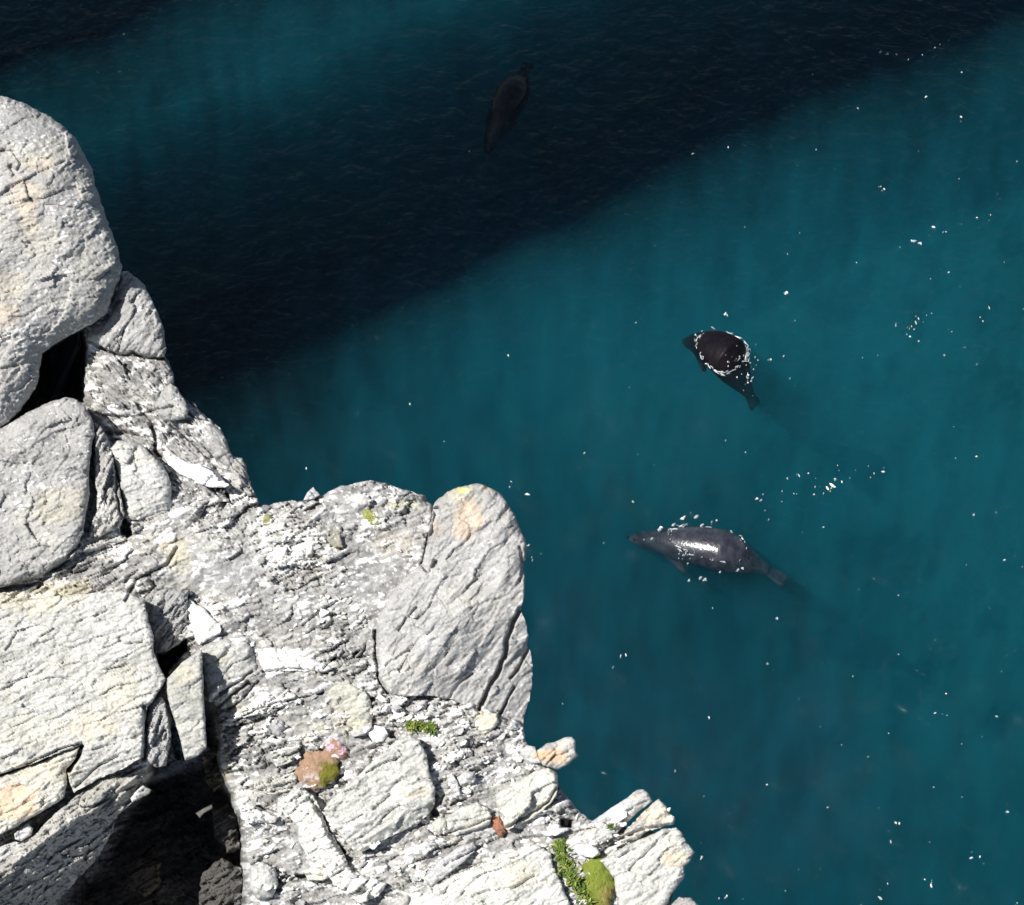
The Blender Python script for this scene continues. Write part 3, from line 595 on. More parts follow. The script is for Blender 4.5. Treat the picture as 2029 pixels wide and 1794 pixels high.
rk('rock', 'orange faced rock jutting over the water', [(1064,1488),(1082,1475),(1100,1470),(1118,1462),(1133,1460),(1141,1471),(1140,1486),(1146,1498),(1134,1508),(1120,1519),(1104,1526),(1076,1518),(1068,1502)], kind='slab', th=40, h=-30, R=10, drop=14, seed=381, skirt=50, warp=1.5, fleck=.3, base=(0.48,0.47,0.44), planes=((1120,1500,-.4,-.5,14),))
rk('rock', 'thin grey flake propped against the orange faced rock', [(1027,1487),(1044,1477),(1060,1480),(1068,1500),(1072,1512),(1056,1513),(1040,1506)], kind='boulder', h=-30, gx=.05, gy=.1, R=5, drop=5, seed=383, skirt=14, warp=1, base=(0.45,0.45,0.46), fleck=.1)
rk('rock_slab', 'grey slab tip above the inlet on the lower right ledge', [(1172,1628),(1186,1618),(1212,1600),(1236,1586),(1262,1565),(1274,1564),(1286,1572),(1292,1588),(1270,1604),(1240,1632),(1222,1652),(1190,1650)], kind='slab', th=33, h=-46, R=9, drop=12, seed=391, skirt=70, warp=2, base=(0.46,0.46,0.46))
rk('rock_slab', 'tan slab with stepped seaward end on the lower right ledge', [(1236,1650),(1262,1620),(1292,1594),(1306,1584),(1318,1595),(1326,1611),(1338,1621),(1336,1634),(1312,1640),(1286,1646),(1262,1664),(1240,1668)], kind='slab', th=33, h=-40, R=9, drop=14, seed=401, skirt=70, warp=3, base=(0.50,0.48,0.43))
rk('rock_slab', 'big pale slab at the lower right corner above the water', [(1188,1706),(1230,1680),(1280,1658),(1320,1642),(1340,1640),(1352,1652),(1362,1670),(1376,1690),(1368,1706),(1355,1716),(1356,1740),(1340,1758),(1331,1772),(1322,1792),(1310,1860),(1230,1900),(1224,1794),(1216,1740)], kind='slab', th=33, h=-38, R=14, drop=18, seed=411, skirt=90, warp=3, base=(0.53,0.53,0.50), planes=((1310,1720,-.3,-.25,22),))
rk('rock_slab', 'broad cream slab at the bottom edge left of the green plants', [(880,1745),(940,1716),(1000,1690),(1060,1672),(1092,1690),(1098,1720),(1112,1750),(1130,1790),(1130,1900),(760,1930),(800,1800)], kind='slab', th=27, h=-26, R=12, drop=12, seed=421, skirt=70, warp=4, base=(0.56,0.56,0.52))
rk('rock_slab', 'smooth grey slab above the cream slab at the bottom', [(838,1742),(870,1706),(905,1680),(938,1668),(946,1680),(930,1700),(890,1730),(856,1758)], kind='boulder', h=-26, R=9, drop=10, seed=431, skirt=40, warp=2.5, base=(0.46,0.46,0.46), fleck=.2)
rk('rock', 'thin white flake near the seaward notch', [(1072,1652),(1095,1642),(1126,1640),(1128,1646),(1104,1656),(1082,1658)], kind='boulder', h=-44, gy=.1, R=4, drop=4, seed=433, skirt=10, warp=1.5, base=(0.7,0.7,0.7))
rk('rock_slab', 'striped pale slab between the flake and the small plant', [(1100,1680),(1140,1654),(1176,1640),(1210,1646),(1216,1658),(1180,1680),(1150,1692),(1120,1694)], kind='slab', th=33, h=-48, R=8, drop=9, seed=435, skirt=40, warp=2.5, base=(0.56,0.56,0.52))
rk('rock', 'small grey layered block left of the red and green cushion', [(498,1548),(525,1536),(560,1534),(584,1524),(592,1545),(582,1562),(548,1576),(516,1572)], kind='layered', th=18, h=-34, R=10, drop=12, seed=441, skirt=30, warp=3, base=(0.45,0.45,0.41))
rk('rock', 'small ruled block above the red and green cushion', [(536,1500),(560,1486),(592,1480),(596,1496),(574,1512),(548,1520)], kind='layered', th=18, h=-28, R=8, drop=10, seed=443, skirt=30, warp=2.5, base=(0.42,0.42,0.39))
rk('rock', 'round grey cobble among the upper rubble', [(532,1436),(546,1422),(562,1426),(566,1444),(554,1460),(540,1456)], kind='boulder', h=-20, R=14, drop=16, seed=445, skirt=16, warp=1.5, base=(0.36,0.36,0.36), fleck=.1)
rk('rock', 'grey lichened rock left of the deep vertical crack', [(648,1372),(664,1345),(690,1345),(722,1362),(735,1390),(738,1430),(726,1452),(690,1440),(664,1410)], kind='boulder', h=-16, R=16, drop=14, seed=447, skirt=40, warp=3, base=(0.44,0.44,0.39))
rk('rock', 'cream knobbly rock at the foot of the very large grey boulder', [(950,1424),(968,1414),(985,1414),(990,1430),(976,1448),(960,1458),(948,1446)], kind='boulder', h=-30, R=10, drop=12, seed=449, skirt=30, warp=2, base=(0.6,0.59,0.48))
rk('rock', 'grey angular block in the rubble left of the yellowish block', [(905,1540),(920,1528),(940,1530),(944,1545),(932,1556),(912,1556)], kind='boulder', h=-22, R=5, drop=8, seed=451, skirt=20, warp=1.5, base=(0.46,0.46,0.46), fleck=.1)
rk('rock', 'upright grey flake in the rubble right of the large pale block', [(884,1536),(896,1530),(908,1552),(914,1576),(902,1580),(892,1562)], kind='boulder', h=-22, R=4, drop=6, seed=453, skirt=16, warp=1, base=(0.55,0.55,0.55), fleck=.1)
rk('rock', 'brownish triangular stone below the large pale block', [(820,1664),(842,1640),(852,1648),(872,1668),(846,1672)], kind='boulder', h=-34, gy=-.3, R=4, drop=5, seed=455, skirt=12, warp=1, base=(0.33,0.32,0.31), fleck=.1)
rk('rock', 'pale square block at the bottom edge right of the white ridge', [(845,1762),(862,1746),(880,1756),(878,1774),(862,1786),(850,1778)], kind='boulder', h=-28, R=6, drop=8, seed=457, skirt=20, warp=1.5, base=(0.55,0.55,0.50), fleck=.3)
rk('rock', 'cream stone above a black gap near the bottom', [(598,1726),(618,1718),(646,1722),(656,1738),(640,1746),(612,1744)], kind='boulder', h=-24, R=7, drop=9, seed=459, skirt=20, warp=2, base=(0.58,0.57,0.50))
rk('rock', 'rounded grey boulder at the bottom beside the cave edge', [(496,1716),(520,1708),(546,1722),(552,1752),(540,1778),(510,1784),(496,1760)], kind='boulder', h=-24, R=22, drop=20, seed=461, skirt=50, warp=2, base=(0.46,0.46,0.44))
rk('rock', 'pointed white stone standing on the headland skyline', [(601,992),(609,976),(621,965),(628,974),(634,981),(622,990)], kind='boulder', h=-4, R=6, drop=6, seed=463, skirt=12, warp=1, base=(0.5,0.5,0.5), fleck=.2)
rk('rock_slab', 'bright white wedge of quartz standing left of the dark headland rubble', [(372,1188),(388,1196),(404,1206),(420,1222),(438,1238),(436,1256),(412,1268),(394,1280),(386,1262),(378,1236),(370,1212)], kind='boulder', th=40, h=6, gx=.12, gy=.1, R=8, drop=8, seed=501, skirt=40, warp=3.5, base=(0.74,0.74,0.72), fleck=.6)
rk('rock_slab', 'long white quartz band across the headland above the rubble ledge', [(508,1284),(530,1282),(560,1288),(590,1298),(630,1310),(664,1322),(640,1332),(600,1330),(560,1330),(524,1332),(514,1312)], kind='boulder', th=-10, h=-4, gy=.12, R=9, drop=9, seed=503, skirt=30, warp=4.5, base=(0.66,0.66,0.645), fleck=.8)
rk('rock_slab', 'rough cream white ridge running down beside the large pale block', [(548,1582),(580,1568),(600,1560),(616,1572),(630,1594),(642,1622),(655,1650),(672,1676),(686,1704),(700,1728),(740,1740),(766,1752),(750,1776),(716,1790),(690,1780),(664,1756),(640,1724),(612,1700),(594,1672),(590,1640),(566,1612)], kind='rubble', th=30, h=-14, R=16, drop=14, seed=505, skirt=40, warp=5, base=(0.62,0.62,0.585), fleck=1.2)
rk('rock_slab', 'white broken slab at the lip of the dark cave', [(478,1606),(500,1598),(530,1606),(552,1618),(545,1630),(515,1632),(490,1636),(478,1622)], kind='layered', th=10, h=-28, R=7, drop=8, seed=507, skirt=30, warp=3, base=(0.66,0.66,0.65), fleck=1)
rk('rock_slab', 'pale layered ledge stone at the top of the rubble ledge', [(470,1410),(510,1384),(548,1368),(580,1372),(592,1386),(560,1400),(520,1412),(482,1424)], kind='layered', th=20, h=-24, R=9, drop=10, seed=509, skirt=30, warp=4, base=(0.60,0.60,0.58), fleck=1)
rk('rock', 'white block wedged above the top of the large pale block', [(728,1452),(742,1438),(762,1440),(770,1456),(760,1470),(740,1474)], kind='boulder', h=-20, R=6, drop=7, seed=511, skirt=16, warp=2, base=(0.80,0.80,0.80), fleck=.2)
rk('rock', 'grey smooth plate left of the white block and above the pink cushion', [(690,1450),(720,1436),(738,1430),(738,1442),(722,1456),(700,1462)], kind='boulder', h=-24, R=5, drop=6, seed=513, skirt=14, warp=2, base=(0.42,0.42,0.44), fleck=.1)
rk('rock', 'white flat stone in front of the leafy plant on the lower ledge', [(1136,1684),(1158,1674),(1182,1680),(1190,1692),(1174,1700),(1150,1698)], kind='boulder', h=-40, gy=.1, R=5, drop=5, seed=515, skirt=12, warp=2, base=(0.82,0.82,0.82), fleck=.1)
rk('rock', 'white rounded stone on the grey slab tip', [(1206,1606),(1222,1596),(1240,1602),(1244,1618),(1228,1628),(1210,1622)], kind='boulder', h=-34, R=8, drop=8, seed=517, skirt=14, warp=2, base=(0.82,0.82,0.83), fleck=.1)
for (lab, pl, s) in (('dim brownish rock in the floor of the dark cave', [(250,1720),(280,1700),(315,1712),(320,1750),(290,1775),(252,1760)], 471), ('dim grey rock at the right wall of the dark cave', [(420,1600),(450,1590),(470,1620),(476,1680),(452,1690),(426,1660)], 472),
                    ('dim jagged rock at the bottom right of the dark cave', [(400,1730),(440,1700),(478,1720),(486,1790),(440,1830),(392,1800)], 473), ('dim brown rock under the wedge slab in the dark cave', [(400,1500),(425,1480),(440,1510),(448,1550),(425,1570),(405,1545)], 474)):
    rk('rock', lab, pl, kind='layered', h=-330 if s != 474 else -220, R=22, drop=24, seed=s, skirt=200, warp=5, th=30, base=(0.30,0.25,0.18) if s in (471, 474) else (0.34,0.34,0.35), fleck=.4)
rk('rock', 'sliver of sunlit rock deep inside the dark cave', [(388,1612),(404,1602),(420,1594),(422,1602),(404,1612),(396,1622)], kind='boulder', h=-90, R=4, drop=4, seed=475, skirt=20, warp=1, base=(0.6,0.6,0.58))
rk('rock', 'low rock at the bottom right corner just above the water', [(1330,1790),(1345,1778),(1370,1780),(1384,1794),(1380,1850),(1330,1850)], kind='boulder', h=-60, R=10, drop=12, seed=477, skirt=60, warp=2)
for (pl, lab, s) in (([(640,1056),(655,1050),(674,1054),(676,1068),(680,1084),(662,1086),(650,1074)], 'square olive brown stone on the headland gravel', 481), ([(535,1070),(546,1056),(568,1060),(560,1072),(544,1076)], 'flat olive stone in the white gravel', 482),
                    ([(508,1108),(516,1102),(525,1107),(523,1116),(512,1118)], 'dark olive pebble in the white gravel, the upper of two', 483), ([(530,1144),(538,1140),(544,1146),(537,1153),(531,1151)], 'dark olive pebble in the white gravel, the lower of two', 484)):
    rk('stone', lab, pl, kind='boulder', h=6, R=5, drop=5, seed=s, skirt=10, warp=1, base=(0.24,0.23,0.17), fleck=.1, cat='stone')
from mathutils.bvhtree import BVHTree

# ------------------------------------------------------------------ loose stones
rng = random.Random(7)
npr = np.random.RandomState(5)
def chip_mesh(i, flat):
    bm = bmesh.new(); r = random.Random(100 + i)
    for k in range(11):
        v = Vector((r.gauss(0, 1), r.gauss(0, 1), r.gauss(0, 1))).normalized() * r.uniform(.8, 1.0)
        bm.verts.new((v.x, v.y * .62, v.z * flat))
    res = bmesh.ops.convex_hull(bm, input=bm.verts)
    bmesh.ops.delete(bm, geom=[e for e in set(res['geom_interior'] + res['geom_unused']) if isinstance(e, bmesh.types.BMVert)], context='VERTS')
    me = bpy.data.meshes.new('stone'); bm.to_mesh(me); bm.free(); return me
CHIPM = [plain('pale_stone', (0.62, 0.62, 0.60), .8, .12, 80), plain('grey_stone', (0.40, 0.40, 0.40), .8, .15, 80), plain('cream_stone', (0.58, 0.56, 0.47), .8, .15, 80), plain('white_stone', (0.80, 0.80, 0.80), .7, .05, 80)]
TEMPL = []
for i in range(16):
    me = chip_mesh(i, 0.28 + 0.3 * (i % 3) / 2); me.materials.append(CHIPM[(0, 3, 1, 0, 2, 3, 0, 1)[i % 8]]); TEMPL.append(me)
camR = Matrix(((RIGHT[0], UP[0], -FWD[0]), (RIGHT[1], UP[1], -FWD[1]), (RIGHT[2], UP[2], -FWD[2])))
ZONES = [  # polygon, count, size range px, what the label says of them
 ([(500,1030),(640,1040),(640,1110),(520,1160),(480,1100)], 36, (4, 11), 'loose pale stone chip in the gravel on the headland', 'stone chips in the headland gravel'),
 ([(470,1400),(640,1370),(660,1440),(600,1480),(470,1500)], 50, (4, 12), 'loose stone chip on the broken ledge above the cushions', 'stone chips above the cushions'),
 ([(860,1400),(940,1420),(1030,1480),(1040,1530),(960,1570),(900,1600),(870,1560),(850,1480)], 70, (4, 13), 'loose stone chip in the rubble beneath the headland boulder', 'stone chips beneath the headland boulder'),
 ([(700,1680),(860,1640),(900,1670),(820,1760),(760,1780),(700,1720)], 34, (4, 12), 'loose stone chip below the large pale block', 'stone chips below the large pale block'),
 ([(500,1580),(560,1590),(600,1700),(600,1780),(510,1780),(495,1650)], 34, (4, 12), 'loose stone chip on the ledge beside the dark cave', 'stone chips beside the dark cave'),
 ([(330,960),(450,970),(500,1010),(400,1030),(345,1020)], 26, (4, 10), 'loose stone chip at the foot of the upper ledge', 'stone chips at the foot of the upper ledge'),
 ([(560,1170),(700,1140),(730,1230),(640,1300),(520,1250)], 34, (4, 10), 'loose stone chip in the dark rubble of the headland', 'stone chips in the dark headland rubble'),
 ([(1100,1600),(1300,1645),(1180,1700),(1090,1690),(1000,1650)], 26, (4, 12), 'loose white stone chip on the lower right ledge', 'stone chips on the lower right ledge'),
 ([(760,1400),(860,1395),(860,1440),(790,1450)], 16, (6, 14), 'loose stone chip around the leafy tuft', 'stone chips around the leafy tuft'),
 ([(1110,1680),(1160,1690),(1150,1760),(1120,1740)], 14, (4, 9), 'loose white stone chip among the green leaves', 'stone chips among the green leaves')]
for poly, cnt, (s0, s1), lab, grp in ZONES:
    xs = [p[0] for p in poly]; ys = [p[1] for p in poly]; n = 0
    while n < cnt:
        x, y = rng.uniform(min(xs), max(xs)), rng.uniform(min(ys), max(ys))
        if sdist(np.array([x]), np.array([y]), poly)[0] < 0: continue
        s = s0 + (s1 - s0) * rng.random() ** 2.2
        o = bpy.data.objects.new('stone', rng.choice(TEMPL)); col.objects.link(o)
        o.location = rock_pt(x, y, hm(x, y) + s * 0.12)
        R = camR @ (Matrix.Rotation(math.radians(22 + rng.gauss(0, 22)), 3, 'Z') @ Matrix.Rotation(rng.gauss(0, .3), 3, 'X') @ Matrix.Rotation(rng.gauss(0, .3), 3, 'Y'))
        o.rotation_euler = R.to_euler(); k = s * PX; o.scale = (k, k, k)
        cw = {'pale_stone': 'pale grey', 'grey_stone': 'grey', 'cream_stone': 'cream', 'white_stone': 'white'}[o.data.materials[0].name]
        sw = 'tiny' if s < s0 + .18 * (s1 - s0) else ('small' if s < s0 + .5 * (s1 - s0) else 'larger')
        tag(o, sw + ' ' + cw + ' ' + lab.replace('loose white ', 'loose ').replace('loose pale ', 'loose '), 'stone', grp); n += 1
BIG = [(640,1216,16,'white_stone',25,'long white flake in the dark rubble of the headland'),(1003,1530,7,'white_stone',0,'small bright white stone above the yellowish block'),(694,1640,13,'white_stone',5,'oval white stone at the lower corner of the large pale block'),
       (590,1500,9,'white_stone',10,'small white stone left above the red cushion'),(680,1125,8,'white_stone',0,'small round white stone on the headland'),(760,1075,8,'white_stone',20,'white stone chip on the tan headland patch'),(790,1090,9,'white_stone',-10,'larger white stone chip on the tan headland patch'),
       (738,1060,7,'white_stone',10,'white chip just below the mossy spot'),(500,1277,9,'white_stone',70,'pointed white stone beside the white band'),(755,1385,14,'white_stone',-30,'white stone at the foot of the deep vertical crack'),(785,1402,15,'grey_stone',10,'flat grey oval stone near the foot of the big boulder'),
       (762,1405,13,'pale_stone',60,'pale oval stone beside the flat grey oval stone'),(690,1650,10,'grey_stone',-20,'smooth grey pebble beneath the large pale block'),(718,1712,14,'grey_stone',50,'round grey pebble in the hollow by the white ridge'),(700,1738,14,'grey_stone',-10,'lower grey pebble in the hollow by the white ridge'),
       (735,1695,12,'grey_stone',0,'upper grey pebble in the hollow by the white ridge'),(1170,1735,9,'white_stone',-60,'white chip standing between the leaves and the smooth cushion'),(1325,1605,7,'white_stone',60,'tiny white chip on the tip of the tan slab'),(643,1500,6,'white_stone',20,'tiny white chip on the red cushion'),(1150,1752,6,'white_stone',20,'small white chip at the edge of the smooth green cushion')]
for (x, y, s, mn, ang, lab) in BIG:
    me = TEMPL[rng.randrange(16)].copy(); me.materials.clear(); me.materials.append(bpy.data.materials[mn])
    o = bpy.data.objects.new('stone', me); col.objects.link(o); o.location = rock_pt(x, y, hm(x, y) + s * .2)
    o.rotation_euler = (camR @ Matrix.Rotation(math.radians(ang), 3, 'Z')).to_euler(); o.scale = (s * PX,) * 3
    tag(o, lab, 'stone')

# ------------------------------------------------------------------ cushions, moss and leafy tufts
def cushion(label, cx, cyy, rx, ry, ang, bulge, colfun, seed, name='moss_cushion'):
    n = 40; V = []; T = []
    h0 = hm(cx, cyy)
    ca, sa = math.cos(math.radians(ang)), math.sin(math.radians(ang))
    xs = []; ys = []; hs = []
    for i in range(n + 1):
        r = i / n
        for j in range(64):
            a = 2 * math.pi * j / 64
            k = 1 + 0.12 * math.sin(2 * a + seed) + 0.05 * math.sin(5 * a + seed * 2) + 0.05 * math.sin(11 * a + seed) + .03 * math.sin(23 * a)
            u, v = r * rx * k * math.cos(a), r * ry * k * math.sin(a)
            xs.append(cx + u * ca - v * sa); ys.append(cyy + u * sa + v * ca); hs.append(h0 - 6 + bulge * math.sqrt(max(0, 1 - r ** 2.2)))
    xs = np.array(xs); ys = np.array(ys); hs = np.array(hs) + 2.6 * fbm(xs / 8, ys / 8, seed, 3) + 1.0 * vn(xs / 2.2, ys / 2.2, seed + 1)
    V = rock_pt(xs, ys, hs); Fq = []
    for i in range(n):
        for j in range(64):
            k = (j + 1) % 64; Fq.append((i * 64 + j, (i + 1) * 64 + j, (i + 1) * 64 + k, i * 64 + k))
    o = mesh_obj(name, V, Fq, MOSS, colfun(xs, ys), True)
    return tag(o, label, 'cushion plant')
MOSS, nt, out = new_mat('cushion_moss')
b = nt.nodes.new('ShaderNodeBsdfPrincipled'); b.inputs['Roughness'].default_value = .9; b.inputs['Specular IOR Level'].default_value = .1
at = nt.nodes.new('ShaderNodeAttribute'); at.attribute_name = 'tint'; nt.links.new(at.outputs['Color'], b.inputs['Base Color'])
nz = nt.nodes.new('ShaderNodeTexNoise'); nz.inputs['Scale'].default_value = 260; nz.inputs['Detail'].default_value = 4
bp = nt.nodes.new('ShaderNodeBump'); bp.inputs['Strength'].default_value = .8; bp.inputs['Distance'].default_value = .004
gg = nt.nodes.new('ShaderNodeNewGeometry'); nt.links.new(gg.outputs['Position'], nz.inputs['Vector'])
nt.links.new(nz.outputs[0], bp.inputs['Height']); nt.links.new(bp.outputs[0], b.inputs['Normal']); nt.links.new(b.outputs[0], out.inputs[0])
def mixc(a, b, k): return np.array(a)[None, :] * (1 - k[:, None]) + np.array(b)[None, :] * k[:, None]
def col_green(x, y):
    k = smooth((y - 1745 + 12 * fbm(x / 15, y / 15, 3, 3)) / 25) * smooth((x - 1175) / 30)
    return mixc((0.17, 0.21, 0.035), (0.26, 0.22, 0.07), k) * (1 + .15 * vn(x / 3, y / 3, 8))[:, None]
def col_redgreen(x, y):
    k = smooth((x - 628 + 14 * fbm(x / 12, y / 12, 5, 3)) / 12) * smooth((y - 1500 + 8 * fbm(x / 9, y / 9, 6, 3)) / 18)
    c = mixc((0.33, 0.215, 0.145), (0.17, 0.16, 0.03), k) * (1 + .3 * fbm(x / 6, y / 6, 44, 3) + .15 * vn(x / 2, y / 2, 45))[:, None]
    p = smooth((fbm(x / 7, y / 7, 12, 3) - .15) / .15) * (1 - k) * smooth((y - 1525) / 20)
    return c * (1 - p[:, None]) + np.array([.50, .44, .42]) * p[:, None]
def col_pink(x, y):
    p = smooth((fbm(x / 7, y / 6, 15, 3) + .05) / .2)
    return mixc((0.36, 0.22, 0.15), (0.62, 0.45, 0.55), p)
cushion('smooth bright green cushion at the bottom, beside the big pale slab', 1184, 1748, 34, 54, -25, 26, col_green, 3)
cushion('round cushion half rust red and half green in the rubble', 630, 1524, 44, 38, 20, 17, col_redgreen, 4)
cushion('pink flowering cushion behind the red and green one', 664, 1482, 33, 15, 30, 20, col_pink, 5)
cushion('small brick red cushion between two pale blocks', 987, 1637, 13, 22, -15, 16, lambda x, y: mixc((0.36, 0.17, 0.11), (0.28, 0.14, 0.09), smooth(vn(x / 4, y / 4, 3) + .5)), 6)
cushion('yellow green mossy spot on top of the headland', 736, 1026, 19, 13, 30, 8, lambda x, y: mixc((0.26, 0.28, 0.08), (0.40, 0.40, 0.25), smooth(vn(x / 5, y / 5, 3) - .1)), 7)
cushion('faint olive moss patch above the pink cushion', 641, 1448, 14, 9, 10, 4, lambda x, y: mixc((0.42, 0.42, 0.30), (0.25, 0.27, 0.12), smooth(vn(x / 4, y / 4, 3) + .3)), 8)
cushion('small olive moss patch at the left end of the headland gravel', 530, 1032, 9, 13, -20, 6, lambda x, y: mixc((0.30, 0.29, 0.14), (0.2, 0.2, 0.09), smooth(vn(x / 4, y / 4, 3) + .3)), 9)
cushion('tiny olive tuft beside the upright grey flake', 881, 1541, 5, 6, 0, 6, lambda x, y: mixc((0.30, 0.31, 0.10), (0.2, 0.2, 0.07), smooth(vn(x / 4, y / 4, 3) + .3)), 10)

LEAF = plain('green_leaf', (0.10, 0.16, 0.03), .55, .35, 40, .1, .35)
LEAF2 = plain('yellow_green_leaf', (0.27, 0.30, 0.07), .55, .3, 40, .1, .35)
def leafy(label, path, width, count, seed, size=(7, 15), stemc=(0.2, 0.12, 0.05)):
    r = random.Random(seed); V = []; Fc = []; Mi = []
    P = [(a, b) for a, b in path]
    for k in range(count):
        t = r.random() * (len(P) - 1); i = min(int(t), len(P) - 2); f = t - i
        wv = width[i] * (1 - f) + width[i + 1] * f
        x = P[i][0] * (1 - f) + P[i + 1][0] * f + r.gauss(0, .45) * wv; y = P[i][1] * (1 - f) + P[i + 1][1] * f + r.gauss(0, .45) * wv * .8
        s = r.uniform(*size); a = r.uniform(0, 2 * math.pi); h = hm(x, y) + r.uniform(1, 11); w = s * r.uniform(.14, .24); up = r.uniform(-.1, .8)
        ca, sa = math.cos(a), math.sin(a)
        pts = [(0, 0, 0), (s * .45, w, up * s * .5 + 1), (s, 0, up * s * .6), (s * .45, -w, up * s * .5 + 1), (s * .5, 0, up * s * .5 - .8)]
        b0 = len(V)
        for u, v, q in pts: V.append(rock_pt(np.array(x + u * ca - v * sa), np.array(y + u * sa + v * ca), np.array(h + q)))
        Fc += [(b0, b0 + 4, b0 + 1), (b0 + 1, b0 + 4, b0 + 2), (b0, b0 + 3, b0 + 4), (b0 + 4, b0 + 3, b0 + 2)]; Mi += [1 if r.random() < .35 else 0] * 4
    org = rock_pt(np.array(P[0][0]), np.array(P[0][1]), np.array(hm(*P[0])))
    root = bpy.data.objects.new('leafy_plant', None); col.objects.link(root); root.location = org; root.empty_display_size = .05
    tag(root, label, 'plant')
    o = mesh_obj('foliage', V, Fc, LEAF, None, False, parent=root)
    o.data.materials.append(LEAF2); o.data.polygons.foreach_set('material_index', np.array(Mi, np.int32)); o['kind'] = 'stuff'
    # woody stems along the ground
    xs = []; 
    SV = []; SF = []
    for m in range(4):
        b0 = len(SV)
        for i, (a, bb) in enumerate(P):
            for q in range(5):
                an = 2 * math.pi * q / 5
                SV.append(rock_pt(np.array(a + (m - 1.5) * 5 + 1.6 * math.cos(an)), np.array(bb + (m - 1.5) * 3), np.array(hm(a, bb) + 2 + 1.6 * math.sin(an))))
        for i in range(len(P) - 1):
            for q in range(5):
                SF.append((b0 + i * 5 + q, b0 + (i + 1) * 5 + q, b0 + (i + 1) * 5 + (q + 1) % 5, b0 + i * 5 + (q + 1) % 5))
    mesh_obj('stem', SV, SF, plain('stem_bark', stemc), None, True, parent=root)
    return root
leafy('leafy green plant running down the crack left of the smooth cushion', [(1110,1668),(1112,1690),(1118,1715),(1132,1738),(1150,1760),(1168,1782),(1180,1810)], [8, 15, 16, 14, 14, 18, 18], 520, 1)
leafy('spiky green tuft in the rubble above the large pale block', [(806,1440),(825,1438),(845,1440),(862,1447)], [6, 9, 11, 6], 210, 2, (6, 13))
leafy('sparse small green sprig beside the white patch on the lower ledge', [(1202,1634),(1212,1640),(1220,1636)], [5, 6, 4], 34, 3, (4, 9))

# ------------------------------------------------------------------ seals
def seal_material(name, c1, c2, rough, coat=.8):
    m, nt, out = new_mat(name); N = nt.nodes.new; L = nt.links.new
    b = N('ShaderNodeBsdfPrincipled'); b.inputs['Roughness'].default_value = rough; b.inputs['Specular IOR Level'].default_value = .12 + .36 * coat
    tc = N('ShaderNodeTexCoord'); n = N('ShaderNodeTexNoise'); n.inputs['Scale'].default_value = 9; n.inputs['Detail'].default_value = 5; n.inputs['Roughness'].default_value = .65
    L(tc.outputs['Object'], n.inputs['Vector'])
    r = N('ShaderNodeValToRGB'); r.color_ramp.elements[0].position = .42; r.color_ramp.elements[0].color = (*c1, 1); r.color_ramp.elements[1].position = .66; r.color_ramp.elements[1].color = (*c2, 1)
    L(n.outputs[0], r.inputs[0]); L(r.outputs[0], b.inputs['Base Color'])
    n2 = N('ShaderNodeTexNoise'); n2.inputs['Scale'].default_value = 26; n2.inputs['Detail'].default_value = 4; L(tc.outputs['Object'], n2.inputs['Vector'])
    bp = N('ShaderNodeBump'); b.inputs['Coat Weight'].default_value = coat; b.inputs['Coat Roughness'].default_value = .2
    bp.inputs['Strength'].default_value = .25; bp.inputs['Distance'].default_value = .02; L(bp.outputs[0], b.inputs['Coat Normal']); L(n2.outputs[0], bp.inputs['Height']); L(bp.outputs[0], b.inputs['Normal'])
    L(b.outputs[0], out.inputs[0]); return m

def tube(bm, pts, seg=20):
    """pts: (centre, side vector, half width, half height)"""
    rings = []
    for c, s, w, hgt in pts:
        c = Vector(c); s = Vector(s).normalized(); ring = []
        up = Vector((0, 0, 1))
        for k in range(seg):
            a = 2 * math.pi * k / seg
            ring.append(bm.verts.new(c + s * (w * math.cos(a)) + up * (hgt * math.sin(a))))
        rings.append(ring)
    for r0, r1 in zip(rings, rings[1:]):
        for k in range(seg): bm.faces.new((r0[k], r0[(k + 1) % seg], r1[(k + 1) % seg], r1[k]))
    bm.faces.new(rings[0][::-1]); bm.faces.new(rings[-1])

def paddle(bm, p0, p1, w0, w1, th, nrm=(0, 0, 1)):
    p0 = Vector(p0); p1 = Vector(p1); d = (p1 - p0); n = Vector(nrm); s = d.cross(n).normalized()
    pts = []
    for i in range(9):
        t = i / 8; w = (w0 + (w1 - w0) * t) * (1 if t < .85 else 1 - (t - .85) * 3.0)
        c = p0 + d * t
        pts.append((c, s, w, th * (1.1 - .6 * t)))
    tube(bm, pts, 10)

